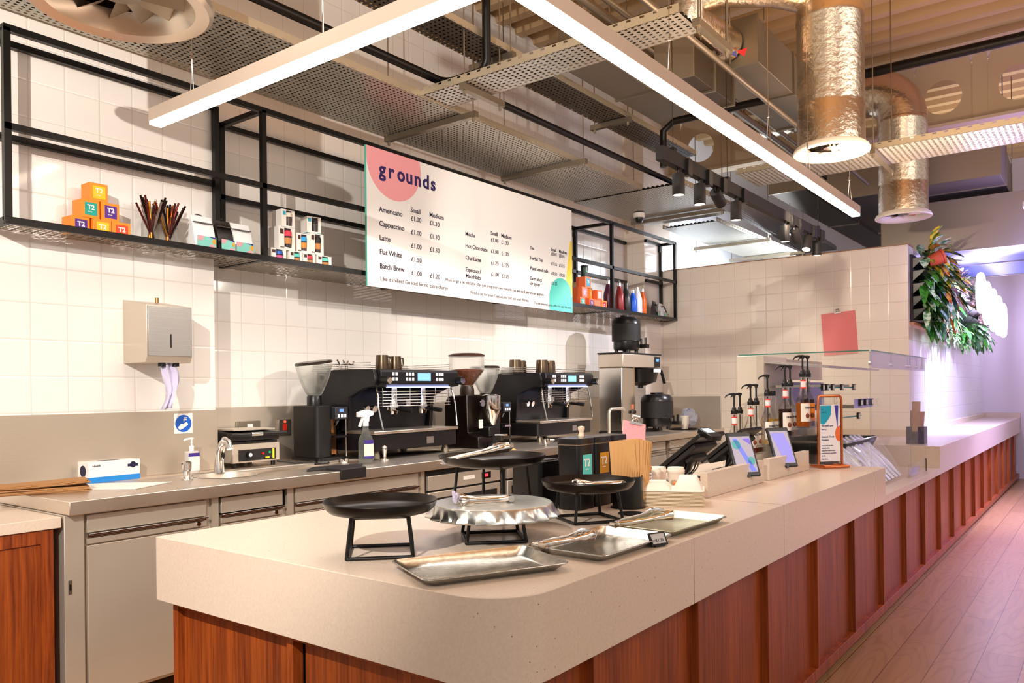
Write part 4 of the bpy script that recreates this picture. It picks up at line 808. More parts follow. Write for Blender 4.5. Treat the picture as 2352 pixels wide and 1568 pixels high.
# ================= things on the back worktop =================
Z2=1.0005
def espresso(x,y,lab):
    """front face at local y=0, machine extends to +y; width 1.0"""
    t=thing('espresso_machine',lab,'coffee machine',(x,y,Z2)); w=.5; t.scale=(.88,1,1)
    mk=mat('machine_black',(22,20,22),.32,.2); mg=mat('machine_panel',(27,25,29),.35,.3)
    MB().prism(rbox(-w,w,0,.56,0,0,.05,6),.055,.165).build('base',mk,t,bev=.004)
    MB().box(-w+.01,w-.01,-.01,.34,.168,.19).build('drip_tray',M_steelt,t,bev=.004)
    for sx in(-1,1):
        for yy in(.06,.5): MB().lathe([(0,0),(.028,0),(.028,.02),(.02,.055),(0,.055)],16,c=(sx*(w-.1),yy,0)).build('foot',M_zinc,t)
    MB().prism([(.3,.19),(.56,.19),(.56,.55),(.3,.55),(.26,.45)],-w+.06,w-.06,'X').build('back_panel',mg,t)
    for sx in(-1,1): MB().prism([(.26,.165),(.58,.165),(.58,.60),(.40,.62),(.0,.615),(-.02,.56),(-.02,.50),(.08,.485),(.24,.42)],sx*(w-.03)-.02,sx*(w-.03)+.02,'X').build('side_panel',mk,t,bev=.006)
    MB().prism([(-.03,.615),(.5,.6),(.5,.55),(.1,.49),(-.02,.495),(-.045,.515),(-.045,.595)],-w+.05,w-.05,'X').build('head',mg,t,bev=.006)
    d=MB().box(-.05,.1,-.049,-.045,.535,.59).build('screen',mat('machine_screen',(110,160,210),.3,emit=.7),t)
    bt=mat('button_white',(224,220,226),.4,emit=.35)
    for gx in(-.3,-.15,.2):
        b=MB()
        for i in range(2 if gx==-.3 else 3):
            for j in range(2): b.box(gx-.02+i*.034-.012,gx-.02+i*.034+.008,-.049,-.044,.535+j*.036,.557+j*.036)
        b.build('button_group',bt,t)
    MB().box(-.36,.36,-.03,-.01,.487,.493).build('light_strip',mat('led_blue',(190,200,255),.3,emit=5,ecol=(180,190,255)),t)
    for gx in(-.17,.17):
        g=MB().lathe([(0,.3),(.035,.3),(.038,.315),(.042,.33),(.042,.36),(.03,.4),(.03,.49),(0,.49)],24,c=(gx,.1,0)).build('group_head',M_chrome,t)
        MB().cyl((gx,.06,.335),(gx,-.07,.325),.013,n=12).cyl((gx,-.02,.33),(gx,-.09,.323),.017,n=12).build('portafilter_handle',M_blackp,g)
    b=MB()
    for k in range(6): b.tube([(-.42,.03,.36+.02*k),(-.40,-.012,.36+.02*k),(.38,-.012,.36+.02*k),(.41,.03,.36+.02*k)],.0028,6)
    for x_ in(-.4,-.25,-.1,.05,.2,.36): b.cyl((x_,-.012,.355),(x_,-.012,.485),.0028,n=6)
    b.build('wire_guard',M_chrome,t)
    for sx in(-1,1):
        k=MB().cyl((sx*.43,-.03,.54),(sx*.43,-.1,.535),.03,n=18).build('steam_knob',M_blackp,t); MB().cyl((sx*.43,-.1,.535),(sx*.43,-.112,.534),.022,n=18).build('chrome_cap',M_chrome,k)
        MB().tube([(sx*.43,.02,.49),(sx*.44,-.0,.43),(sx*.45,-.01,.36),(sx*.43,-.04,.2)],.007,8).build('steam_wand',M_chrome,t)
    for gx in(-.28,-.2):
        MB().cyl((gx,.275,.34),(gx,.255,.335),.026,n=20).build('gauge',M_chrome,t)
    MB().box(.17,.21,.26,.268,.35,.4).build('data_plate',M_white,t); MB().box(.1,.18,-.004,0,.08,.13).build('badge',mat('badge_grey',(120,110,106),.4,.4),t)
    b=MB()
    for k in range(3): b.tube([(-.46,.05,.63+.016*k),(-.46,.5,.63+.016*k),(.46,.5,.63+.016*k),(.46,.05,.63+.016*k)],.003,6)
    b.build('cup_rail',M_chrome,t)
    return t
espresso(4.115,3.98,'black two-group espresso machine between the two grinders, nearer one')
espresso(6.07,3.98,'black two-group espresso machine beside the coffee brewer, farther one')
def jug(x,y,z,lab,h=.12,r=.05,rz=0):
    t=thing('milk_jug',lab,'jug',(x,y,z),rz,'steel milk jugs on the machines'); mj=mat('jug_dark',(96,80,64),.25,.9)
    o=MB().lathe([(0,.0),(r,.0),(r*1.02,.01),(r*.92,h*.6),(r*.86,h),(r*.83,h),(r*.89,h*.6),(r*.97,.006),(0,.005)],26).build('body',mj,t)
    MB().tube([(r*.85,0,h-.01),(r+.03,0,h-.012),(r+.034,0,h*.5),(r*.98,0,.02)],.006,8).build('handle',mj,t)
jug(3.98,4.2,Z2+.605,'left dark milk jug on the nearer espresso machine'); jug(4.13,4.22,Z2+.605,'right dark milk jug on the nearer espresso machine',.115)
for i,(x,y) in enumerate([(5.78,4.35),(5.95,4.42),(6.02,4.22),(6.2,4.26),(6.3,4.42)]): jug(x,y,Z2+.6,['dark milk jug at the left on the farther machine','second dark milk jug, rear row of the farther machine','middle milk jug on the farther machine','right front milk jug on the farther machine','rightmost rear milk jug on the farther machine'][i],.14,.06)
for i,(x,y) in enumerate([(3.72,4.35),(3.8,4.38)]):
    t=thing('portafilter_fork',['left chrome portafilter part lying on the nearer machine','right chrome portafilter part lying on the nearer machine'][i],'fitting',(x,y,Z2+.605)); MB().cyl((0,0,0),(0,0,.05),.012,n=10).tube([(0,0,.045),(.02,-.01,.06),(.05,-.01,.055),(.06,-.01,.08)],.007,8).tube([(0,0,.045),(-.02,0,.07),(-.03,0,.085)],.006,8).build('fork',M_chrome,t)
def saucers(x,y,z,lab,n=5):
    t=thing('glass_stack',lab,'glassware',(x,y,z)); b=MB()
    for k in range(n): b.lathe([(.0,.012*k),(.05,.012*k),(.065,.012*k+.008),(.063,.012*k+.009),(.05,.012*k+.003)],24)
    b.build('saucers',M_glassb,t)
saucers(3.60,4.42,Z2+.6,'stack of clear saucers on the nearer machine'); saucers(5.60,4.3,Z2+.6,'stack of clear saucers on the farther machine',6)
def grinder(x,y,lab,rz=0,lidtilt=8,beans=0):
    t=thing('coffee_grinder',lab,'grinder',(x,y,Z2),rz); mk=mat('grinder_black',(24,22,21),.45,.2)
    MB().prism(rbox(-.12,.02,.02,.3,0,0,.04,6),.02,.37).prism(rbox(-.01,.12,.12,.3,0,0,.01,4),.02,.37).build('body',mk,t,bev=.004)
    MB().prism(rbox(-.125,.125,.0,.31,0,0,.03,5),.0,.02).build('base_plate',M_blackp,t)
    f=MB().box(.015,.125,-.005,.12,.275,.36).build('control_head',mat('ctl_grey',(46,46,52),.4),t,bev=.004); MB().box(.05,.085,-.0065,-.005,.325,.345).build('screen',mat('blue_display',(90,130,200),.3,emit=.8),f)
    for k in range(3): MB().box(.035+.028*k,.052+.028*k,-.0065,-.005,.288,.31).build('button',mat('button_white',(224,220,226),.4,emit=.35),f)
    MB().box(.02,.12,.115,.121,.03,.275).build('mirror_plate',mat('bronze_mirror',(150,104,64),.15,.9),t); MB().cyl((.118,.01,.02),(.118,.01,.28),.004,n=8).box(.03,.11,-.01,.06,.15,.165).build('fork_holder',M_chrome,t)
    MB().cyl((.07,.06,.24),(.06,.03,.275),.016,n=14).build('spout',M_chrome,t)
    MB().lathe([(0,.37),(.05,.37),(.05,.43),(.045,.44),(0,.44)],24,c=(-.04,.15,0)).build('collar',M_blackp,t)
    MB().lathe([(.045,.44),(.06,.46),(.1,.55),(.125,.64),(.13,.65),(.125,.65),(.12,.64),(.095,.55),(.055,.462),(.04,.445)],32,c=(-.04,.15,0)).build('hopper',M_glassb,t)
    b=MB(); b.M=Matrix.Translation((-.04,.15,.655))@Matrix.Rotation(R(-lidtilt),4,'Y'); b.lathe([(0,0),(.125,0),(.13,.008),(.12,.018),(0,.02)],32).build('lid',mat('lid_smoke',(46,36,30),.25),t)
    return t
grinder(3.525,4.2,'black coffee grinder with empty hopper and tilted lid, nearest of the grinders')
grinder(5.32,4.15,'black coffee grinder partly hidden between the two espresso machines',lidtilt=0)
# doser grinder
t=thing('coffee_grinder','black doser grinder with chrome chamber and coffee beans in its hopper','grinder',(4.95,4.02,Z2))
MB().prism([(.0,0),(.34,0),(.34,.36),(.3,.42),(.1,.43),(.09,.12),(-.02,.09),(-.02,0)],-.13,.06,'X').build('body',mat('grinder_deep',(20,12,8),.25,.2),t,bev=.008)
MB().lathe([(0,.42),(.06,.42),(.06,.47),(.05,.5),(0,.5)],24,c=(-.03,.18,0)).build('collar',mat('collar_brown',(40,26,16),.4),t)
MB().lathe([(.045,.5),(.06,.51),(.14,.62),(.145,.63),(.145,.74),(.14,.74),(.14,.63),(.055,.515)],34,c=(-.03,.18,0)).build('hopper',M_glassb,t)
MB().lathe([(0,.505),(.045,.505),(.132,.622),(.12,.635),(0,.645)],30,c=(-.03,.18,0)).build('coffee_beans',mat('beans',(106,52,24),.6,bump=1,bscale=90,vary=.5),t)
MB().lathe([(0,.742),(.15,.742),(.152,.752),(.12,.765),(0,.77)],34,c=(-.03,.18,0)).build('lid',mat('lid_brown',(60,36,24),.3),t)
MB().lathe([(0,.17),(.03,.18),(.075,.3),(.078,.31),(.078,.42),(.05,.43),(0,.43)],28,c=(.06,.0,0)).build('dosing_chamber',M_chrome,t)
MB().box(-.02,.09,-.045,.06,.09,.17).build('chute_block',M_blackp,t,bev=.01); MB().cyl((-.06,-.002,.36),(-.06,-.012,.36),.028,n=20).build('switch_ring',M_chrome,t); MB().box(-.1,-.05,-.003,.0,.16,.23).build('data_plate',mat('plate_ivory',(222,214,200),.5),t)
MB().tube([(.05,-.04,.1),(.1,-.09,.1),(.14,-.1,.1)],.006,8).build('fork',M_chrome,t); MB().lathe([(0,0),(.075,0),(.075,.03),(.07,.04),(0,.04)],24,c=(.05,-.04,.0)).build('tamping_dish',M_blackp,t)
# contact grill
t=thing('contact_grill','stainless contact grill with black lid and dark control panel','grill',(2.97,4.27,Z2))
MB().box(-.17,.17,0,.32,.03,.145).build('body',M_steelV,t,bev=.003); f=MB().box(-.13,.14,-.004,.0,.04,.11).build('control_panel',M_blackm,t)
MB().cyl((-.06,-.004,.078),(-.06,-.022,.078),.022,n=20).build('dial',M_blackp,f); MB().cyl((-.06,-.022,.078),(-.06,-.024,.078),.012,n=16).build('dial_face',M_white,f)
MB().cyl((.04,-.004,.08),(.04,-.01,.08),.007,n=12).build('red_lamp',mat('lamp_red',(190,20,20),.3,emit=.5),f); MB().cyl((.09,-.004,.085),(.09,-.01,.085),.007,n=12).build('green_lamp',mat('lamp_green',(30,150,90),.3,emit=.4),f); MB().box(.112,.126,-.0055,-.004,.045,.107).box(.06,.09,-.0055,-.004,.048,.058).build('yellow_sticker',mat('yellow',(240,210,40),.5),f)
MB().box(-.165,.165,.02,.3,.145,.16).build('lower_plate',M_blackm,t); MB().prism([(0,.165),(.3,.165),(.32,.2),(.28,.235),(0,.21)],-.17,.17,'X').build('lid',M_blackm,t,bev=.006); MB().box(-.15,.15,.02,.28,.228,.236).build('lid_top',M_steelV,t)
MB().cyl((-.2,-.03,.205),(.2,-.03,.205),.011,n=12).build('handle',M_blackp,t); MB().cyl((-.06,-.03,.205),(.02,-.03,.205),.0125,n=12).cyl((-.16,-.03,.205),(-.16,.02,.195),.006,n=8).cyl((.16,-.03,.205),(.16,.02,.195),.006,n=8).build('handle_bracket',M_chrome,t)
for x in(-.14,.14):
    for y in(.03,.28): MB().cyl((x,y,0),(x,y,.03),.014,n=12).build('foot',M_blackp,t)
tag(MB().tube([(3.14,4.3,1.02),(3.2,4.2,1.006),(3.3,4.12,1.006),(3.36,4.05,1.006),(3.3,4.0,1.006),(3.22,4.02,1.006),(3.3,4.1,1.012),(3.36,4.2,1.01),(3.38,4.26,1.006)],.005,8).build('power_cable',M_blackp),'black power cable coiled beside the contact grill','cable')
# sockets
t=thing('wall_socket','double metal wall socket behind the contact grill','socket',(3.13,4.598,1.2)); MB().box(-.09,.09,-.01,0,0,.075).build('plate',M_zinc,t,bev=.002); MB().box(-.01,.03,-.014,-.01,.03,.055).build('switch',M_white,t)
t=thing('wall_switch','metal wall switch with red rocker beside the grinder','switch',(3.42,4.598,1.165)); MB().box(-.05,.05,-.01,0,0,.11).build('plate',M_zinc,t,bev=.002); MB().box(-.015,.015,-.015,-.01,.035,.08).build('rocker',mat('rocker_red',(210,40,30),.4),t); MB().cyl((0,-.015,.095),(0,-.01,.095),.008,n=10).build('neon_lamp',mat('neon',(255,60,40),.4,emit=3),t)
# tap, soap, valve
t=thing('basin_tap','chrome sensor tap leaning over the hand basin','tap',(2.62,4.13,Z2)); MB().tube([(0,0,0),(0,0,.06),(.0,-.01,.12),(0,-.03,.16),(0,-.06,.185),(0,-.09,.175),(0,-.105,.14)],[.03,.026,.024,.024,.026,.022,.018],16).build('body',M_chrome,t); MB().sphere((0,-.042,.1),.008,.006,.02,10,6).build('sensor',M_blackp,t)
t=thing('tap_valve','short chrome push valve left of the hand basin','valve',(2.3,3.93,Z2)); MB().lathe([(0,0),(.03,0),(.03,.006),(.018,.008),(.018,.05),(.024,.055),(.024,.095),(.018,.1),(0,.1)],20).build('body',M_chrome,t); MB().cyl((0,0,.09),(-.04,-.01,.09),.005,n=8).build('nozzle',M_chrome,t)
t=thing('soap_bottle','white pump soap bottle with purple label behind the basin','bottle',(2.50,4.22,Z2)); MB().prism(rbox(-.04,.04,-.025,.025,0,0,.02,5),0,.13).build('bottle',mat('soap_clear',(228,222,214),.15,trans=.4),t,bev=.008); MB().box(-.034,.034,-.0262,-.0252,.02,.12).build('paper_label',M_white,t); MB().box(-.034,.034,-.0268,-.0262,.1,.12).build('purple_band',mat('purple',(60,40,130),.5),t)
MB().cyl((0,0,.13),(0,0,.16),.013,n=14).cyl((0,0,.16),(0,0,.2),.005,n=8).tube([(.01,0,.2),(0,0,.203),(-.04,0,.198),(-.045,0,.19)],.006,8).build('pump',M_pvc,t)
t=thing('spray_bottle','clear spray bottle with white trigger and purple label','bottle',(3.47,3.82,Z2),R(-10)); MB().prism(rbox(-.048,.048,-.03,.03,0,0,.024,6),0,.005).lathe([(.046,.005),(.048,.02),(.048,.14),(.04,.17),(.022,.2),(.019,.24),(.0,.24)],24).build('bottle',mat('clear_pet',(232,238,232),.05,trans=.9,ior=1.2,alpha=.55),t)
MB().lathe([(.0492,.04),(.0492,.15)],16,a0=R(225),a1=R(320)).build('paper_label',mat('label_pale_green',(206,214,196),.6),t); MB().lathe([(.0496,.128),(.0496,.152)],16,a0=R(225),a1=R(320)).lathe([(.0496,.036),(.0496,.05)],16,a0=R(225),a1=R(320)).build('purple_band',mat('purple',(60,40,130),.5),t)
MB().cyl((0,0,.24),(0,0,.275),.019,n=16).prism([(-.06,.3),(-.06,.33),(.0,.345),(.05,.335),(.05,.31),(.02,.3),(.018,.27),(-.018,.27),(-.02,.3)],-.014,.014,'Y').prism([(-.025,.3),(-.012,.3),(-.04,.235),(-.052,.24)],-.008,.008,'Y').build('trigger_head',M_pvc,t)
t=thing('tamper','silver coffee tamper standing by the spray bottle','tamper',(3.67,3.86,Z2)); MB().lathe([(0,0),(.03,0),(.03,.014),(.012,.02),(.011,.035),(.018,.075),(.019,.09),(.012,.102),(0,.104)],24).build('tamper',M_chrome,t)
t=thing('tamp_base','low round steel tamping base between grinder and machine','tamping base',(3.42,3.98,Z2)); 
MB().lathe([(0,0),(.035,0),(.035,.03),(0,.03)],20,c=(.0,0,0)).build('disc',M_chrome,t)
t=thing('tamping_mat','black rubber tamping mat hanging over the worktop edge','mat',(3.1,3.7,Z2)); MB().prism([(-.18,.02),(.15,-.06),(.27,.04),(-.05,.13)],0,.012).build('mat',M_blackm,t,bev=.003); MB().box(-.06,.13,-.142,.0,.0,.014).box(-.06,.13,-.146,-.136,-.05,.012).build('cloth_lip',M_blackm,t,bev=.004)
for i,(x,y,l) in enumerate([(4.6,3.75,'portafilter resting on the worktop before the farther machine')]):
    t=thing('portafilter',l,'portafilter',(5.35,3.72,Z2),R(-25)); MB().lathe([(.0,0.02),(.034,.02),(.036,.055),(.03,.06),(.0,.058)],22).cyl((0,0,.02),(0,0,0),.012,n=10).build('basket',M_chrome,t); MB().cyl((.03,0,.045),(.08,0,.045),.01,n=10).build('neck',M_chrome,t); MB().cyl((.08,0,.045),(.2,0,.03),.015,.018,n=14).build('handle',M_blackp,t)
o=MB().add([(0,0,.002),(.3,.05,.004),(.33,-.05,.002),(.06,-.09,.002),(.02,.0,.03),(.15,.02,.022),(.32,.02,.03),(.3,-.03,.012)],[(0,4,5,3),(5,6,2,3),(0,1,6,5,4),(6,1,2)]).build('paper_bag',M_kraft); o.location=(4.55,3.72,Z2); tag(o,'single crumpled brown paper bag lying on the back worktop','paper bag')
# left end things
t=thing('glove_box','white and blue carton of disposable gloves or wipes','carton',(2.065,4.29,Z2),R(3)); MB().box(-.14,.14,-.055,.055,0,.108).build('carton',mat('carton_white',(236,232,228),.5),t,bev=.001); MB().box(-.1405,.1405,-.0556,-.0552,.0,.028).box(-.1406,-.1402,-.0556,.0556,0,.028).build('blue_band',mat('carton_blue',(30,130,210),.5),t)
nv=mat('navy',(24,24,60),.5); MB().box(.07,.13,-.0562,-.0555,.07,.085).cyl((.1,-.0565,.08),(.1,-.0555,.08),.017,n=20).build('round_emblem',nv,t); MB().cyl((-.141,0,.06),(-.1404,0,.06),.03,n=24).build('oval_emblem',nv,t); text('carton_lettering',[('Health',-.12,.082,.016)],nv,t,M=Matrix.Translation((0,-.0562,0))@Matrix.Rotation(R(90),4,'X')); MB().box(-.06,.05,-.02,.02,.108,.1085).build('opening',nv,t)
random.seed(2)
for i in range(9):
    o=MB(); n=12; vs=[];fs=[]
    for j in range(n+1): 
        x=-.19+.38*j/n; z=.0006*math.sin(j*1.3+i)+(.012*(j/n)**2 if i>4 else 0)
        vs+=[(x,-.07,z),(x,.07,z),(x,-.07,z+.0045),(x,.07,z+.0045)]
    for j in range(n): a=4*j; fs+=[(a,a+4,a+5,a+1),(a+2,a+3,a+7,a+6),(a,a+2,a+6,a+4),(a+1,a+5,a+7,a+3)]
    fs+=[(0,1,3,2),(4*n,4*n+2,4*n+3,4*n+1)]; b=o.add(vs,fs).build('paper_bag',M_kraftd,None); b.location=(1.62+random.uniform(-.012,.012),4.02+random.uniform(-.008,.008),Z2+.0052*i); b.rotation_euler[2]=R(-18+random.uniform(-2,2)); tag(b,'flat brown paper bag in the pile on the left end of the worktop','paper bag','flat brown paper bags piled at the left end of the worktop')
o=MB().add([(1.9,4.2,1.0012),(2.2,3.9,1.0012),(1.93,3.76,1.0012),(1.78,3.98,1.0012),(1.9,4.2,1.004),(2.2,3.9,1.004),(1.93,3.76,1.006),(1.78,3.98,1.006)],[(3,2,1,0),(4,5,6,7),(0,1,5,4),(1,2,6,5),(2,3,7,6),(3,0,4,7)]).build('cloth',mat('cloth_white',(232,224,214),.9,bump=.8,bscale=60)); tag(o,'white paper cloth spread in front of the white and blue carton','cloth')
# hand wash sign
t=thing('hand_wash_sign','square white sign with blue hand-washing symbol','sign',(2.517,4.334,1.228)); MB().box(-.058,.058,-.0015,0,0,.118).build('plate',M_white,t); MB().cyl((0,-.0022,.059),(0,-.0014,.059),.05,n=40).build('blue_disc',mat('sign_blue',(20,90,190),.4),t)
b=MB(); b.M=Matrix.Translation((-.004,-.003,.045))@Matrix.Rotation(R(-30),4,'Y'); b.prism([(-.03,-.01),(-.012,-.014),(.03,-.012),(.032,-.008),(.034,-.004),(.03,.0),(.034,.004),(.028,.008),(.005,.01),(-.005,.018),(-.012,.012),(-.03,.01)],-.0005,.0005,'Y').build('white_hands',M_white,t)
MB().prism([(0,.072),(.006,.072),(.006,.078),(.02,.078),(.02,.086),(.012,.086),(.012,.092),(.024,.092),(.024,.095),(.002,.095),(.002,.092),(.008,.092),(.008,.086),(0,.086)],-.003,-.0024,'Y').build('white_tap',M_white,t)
# paper towel dispenser
t=thing('towel_dispenser','stainless paper towel dispenser fixed to the tiled pier','dispenser',(2.31,4.354,1.632)); MB().prism([(0,.0),(0,.352),(-.25,.31),(-.25,.03),(-.235,.0)],-.13,.13,'X').build('cabinet',M_steelV,t,bev=.002)
MB().box(-.125,.128,-.256,-.25,.035,.305).build('front_door',steel_mat('door_steel',(200,194,186),.3,0,.2),t,bev=.002); MB().box(.0,.007,-.2575,-.256,.08,.155).build('level_window',M_blackp,t); MB().cyl((0,-.12,.335),(0,-.12,.365),.01,n=12).build('lock',mat('brass',(170,130,80),.3,.9),t)
for x in(-.06,.02): MB().cyl((x+.04,-.2,.0),(x+.04,-.2,-.02),.02,n=12).build('roller',M_blackp,t)
b=MB(); vs=[];fs=[]
for j in range(10):
    z=-.0-.028*j; w=.035+.012*math.sin(j*.7); dx=-.01+.03*math.sin(j*.35)
    for k in range(7): vs.append((dx+w*(k/3-1),-.2+.014*math.sin(k*1.9+j*.3),z-.004*math.sin(k)))
for j in range(9):
    for k in range(6): fs.append((j*7+k,j*7+k+1,(j+1)*7+k+1,(j+1)*7+k))
o=b.add(vs,fs).build('paper_towel',mat('towel_lilac',(206,200,226),.9),None); o.location=(2.33,4.354,1.63); o.modifiers.new('s','SOLIDIFY').thickness=.0015; tag(o,'crumpled pale paper towel hanging out of the dispenser','paper towel')
# brewer
t=thing('coffee_brewer','tall stainless filter coffee brewer in the corner','coffee brewer',(7.42,4.1,Z2)); 
MB().box(-.26,.6,-.1,.2,.69,.83).build('head',M_steel,t,bev=.008); MB().box(-.265,.605,-.105,.205,.83,.845).build('top_rim',M_blackm,t,bev=.004)
MB().box(-.25,.0,-.08,.2,.02,.69).build('column',steel_mat('brewer_steel',(206,200,192),.2,2,.1),t,bev=.01); MB().box(.0,.04,-.07,.19,.02,.69).build('side_trim',mat('trim_gold',(196,176,140),.25,.9),t); MB().box(.04,.12,.05,.2,.02,.69).build('back_panel',M_blackm,t)
MB().box(-.26,.62,-.1,.2,0,.02).build('foot_plate',M_blackm,t,bev=.003)
c=MB().box(.44,.56,-.108,-.1,.7,.815).build('control_panel',M_blackp,t); MB().box(.47,.53,-.1095,-.108,.76,.79).build('blue_display',mat('disp_blue',(60,110,240),.3,emit=2),c)
MB().lathe([(.06,.5),(.07,.505),(.17,.54),(.2,.68),(.19,.69),(0,.69)],30,c=(.34,.02,0)).cyl((.34,.02,.47),(.34,.02,.51),.03,n=14).build('filter_basket',M_blackp,t); MB().tube([(.5,-.08,.67),(.56,-.12,.66),(.6,-.14,.52)],.018,10).build('basket_handle',M_blackp,t); MB().box(.26,.42,-.185,-.18,.64,.68).build('basket_label',M_white,t)
MB().lathe([(.0,-.12),(.018,-.12),(.018,-.1),(0,-.1)],16,c=(-.04,0,.22),ax='Y').build('hot_switch',M_blackp,t); MB().box(-.06,-.01,-.085,-.08,.25,.3).build('sticker',mat('sticker',(190,110,80),.5),t)
def urn(x,y,z,lab,s=1):
    t=thing('coffee_urn',lab,'urn',(x,y,z)); r=.19*s
    MB().lathe([(0,.03),(r*.85,.03),(r*.9,.05),(r*.9,.12),(r*1.02,.125),(r,.13),(r,.3),(r*1.02,.305),(r*.98,.34),(r*.8,.375),(r*.4,.385),(r*.4,.4),(0,.402)],36).build('body',M_blackp,t)
    MB().lathe([(r*1.005,.13),(r*1.005,.3)],36).build('black_jacket',M_blackm,t)
    for a in range(4): MB().cyl((r*.7*math.cos(a*PI/2+.7),r*.7*math.sin(a*PI/2+.7),0),(r*.7*math.cos(a*PI/2+.7),r*.7*math.sin(a*PI/2+.7),.035),.02,n=10).build('foot',M_blackp,t)
    MB().box(.06,.12,-r-.06,-r+.03,.05,.09).build('tap_block',M_blackp,t,bev=.004); MB().cyl((.09,-r-.03,.09),(.09,-r-.03,.16),.012,n=10).cyl((.05,-r+.0,.09),(.05,-r+.0,.15),.01,n=10).build('tap_lever',M_blackp,t)
    return t
urn(7.45,4.12,Z2+.846,'black coffee urn standing on top of the brewer',.8)
urn(7.83,3.96,Z2+.021,'black coffee urn standing below the brewer filter',.92)
t=thing('water_tap','bent stainless water tap left of the coffee brewer','tap',(6.78,3.95,Z2)); MB().tube([(0,0,0),(0,0,.22),(.01,0,.25),(.04,0,.265),(.28,.0,.265),(.3,0,.25)],.016,12).cyl((0,0,0),(0,0,.01),.04,n=18).build('spout',M_steel,t)
t=thing('gooseneck_tap','chrome gooseneck tap at the corner behind the urn','tap',(8.3,4.15,Z2)); MB().tube([(0,0,0),(0,0,.2)]+[(.1-.1*math.cos(R(a)),0,.2+.1*math.sin(R(a))) for a in range(15,181,15)]+[(.2,0,.15)],.012,12).build('spout',M_chrome,t)
t=thing('cup_tray','black round tray with white cups beside the urn','tray',(8.25,3.85,Z2)); MB().lathe([(0,0),(.16,0),(.17,.012),(.165,.013),(.155,.004),(0,.004)],30).build('tray',M_blackp,t)
for i,(x,y) in enumerate([(8.17,3.8),(8.25,3.82)]):
    t=thing('white_cup',['left white cup stack on the black tray','right white cup stack on the black tray'][i],'cup',(x,y,Z2+.005)); MB().lathe([(0,0),(.028,0),(.038,.09),(.038,.15),(.034,.15),(0,.14)],20).build('cup',cupm,t)
random.seed(9); b=MB(); b.sphere((0,0,.1),.12,.1,.1,18,10); b.v=[(x*(1+.18*random.uniform(-1,1)),y*(1+.18*random.uniform(-1,1)),max(0.002,z*(1+.15*random.uniform(-1,1)))) for x,y,z in b.v]
o=b.build('plastic_bag',mat('bag_clear',(214,218,236),.12,trans=.4,ior=1.2,alpha=.8,bump=.8,bscale=20),smooth=20); o.location=(8.42,3.86,Z2+.02); tag(o,'crumpled clear plastic bag on the black tray in the corner','plastic bag')
# upturned glasses (on a low shelf of the service side)
for i,(x,y) in enumerate([(3.74,2.02),(3.86,2.04)]):
    t=thing('glass_tumbler',['left upturned cut glass tumbler stack behind the till','right upturned cut glass tumbler stack behind the till'][i],'glass',(x,y,Z1)); b=MB()
    for k in range(3): b.lathe([(0,.08+.045*k),(.028,.08+.045*k),(.036,.045*k),(.034,.045*k),(.026,.075+.045*k)],10)
    b.build('tumbler',M_glassb,t)
t=thing('kraft_carton','small open brown cardboard box behind the takeaway boxes','carton',(3.50,1.63,Z1),R(20)); MB().box(-.05,.05,-.05,.05,0,.06).build('carton',mat('cardboard',(196,120,66),.85),t); MB().add([(-.05,-.05,.06),(.05,-.05,.06),(.07,-.09,.09),(-.03,-.09,.09)],[(0,1,2,3)]).build('flap',mat('cardboard',(196,120,66),.85),t)
for x0,y0,l in((3.93,2.05,'left'),):
    pass
# ================= things on the hanging shelf =================
ZS=2.283
def FB(x,y,z): return Matrix.Translation((x,y,z))@Matrix.Rotation(R(90),4,'X')
orm=mat('tea_orange',(244,140,36),.5); orc=mat('tea_coral',(238,112,60),.5)
def teabox(x,y,z,lab,lc,txt='T2',rz=0,m=None,s=.094,up=0,nolabel=False):
    t=thing('tea_box',lab,'box',(x,y,z),rz,'orange cube tea boxes'); h=s/2
    MB().box(-h,h,0,s,0,s).build('carton',m or orm,t,bev=.001)
    if not nolabel:
        MB().box(-h*.62,h*.72,-.0008,0,s*.15,s*.85).build('label_square',lc,t)
        M=FB(0,-.0014,s*.47)
        if up: M=FB(s*.12,-.0014,s*.3)@Matrix.Rotation(R(90),4,'Z')
        text('label_lettering',[(txt,-.017 if not up else 0,0,.034)]+([('tea bags',-.014,-.014,.007)] if not up else []),M_white,t,bold=.03,M=M)
    return t
vi=mat('tl_violet',(86,44,140),.5); yl=mat('tl_yellow',(250,190,30),.5); te=mat('tl_teal',(20,160,146),.5); rd=mat('tl_red',(236,70,40),.5); pkl=mat('tl_pink',(240,140,160),.5)
teabox(1.895,4.21,ZS,'orange tea box, left of the bottom row, violet label, left shelf bay',vi,rz=R(4)); teabox(2.0,4.2,ZS,'orange tea box, middle of the bottom row, yellow label, left shelf bay',yl); teabox(2.1,4.2,ZS,'orange tea box, right of the bottom row, red label, left shelf bay',rd,rz=R(-3))
teabox(1.945,4.21,ZS+.0945,'orange tea box with teal label on the middle row, left shelf bay',te,rz=R(2)); teabox(2.047,4.21,ZS+.0945,'orange tea box with violet label on the middle row, left shelf bay',vi); teabox(1.99,4.215,ZS+.189,'orange tea box with yellow label on top of the left pyramid',yl)
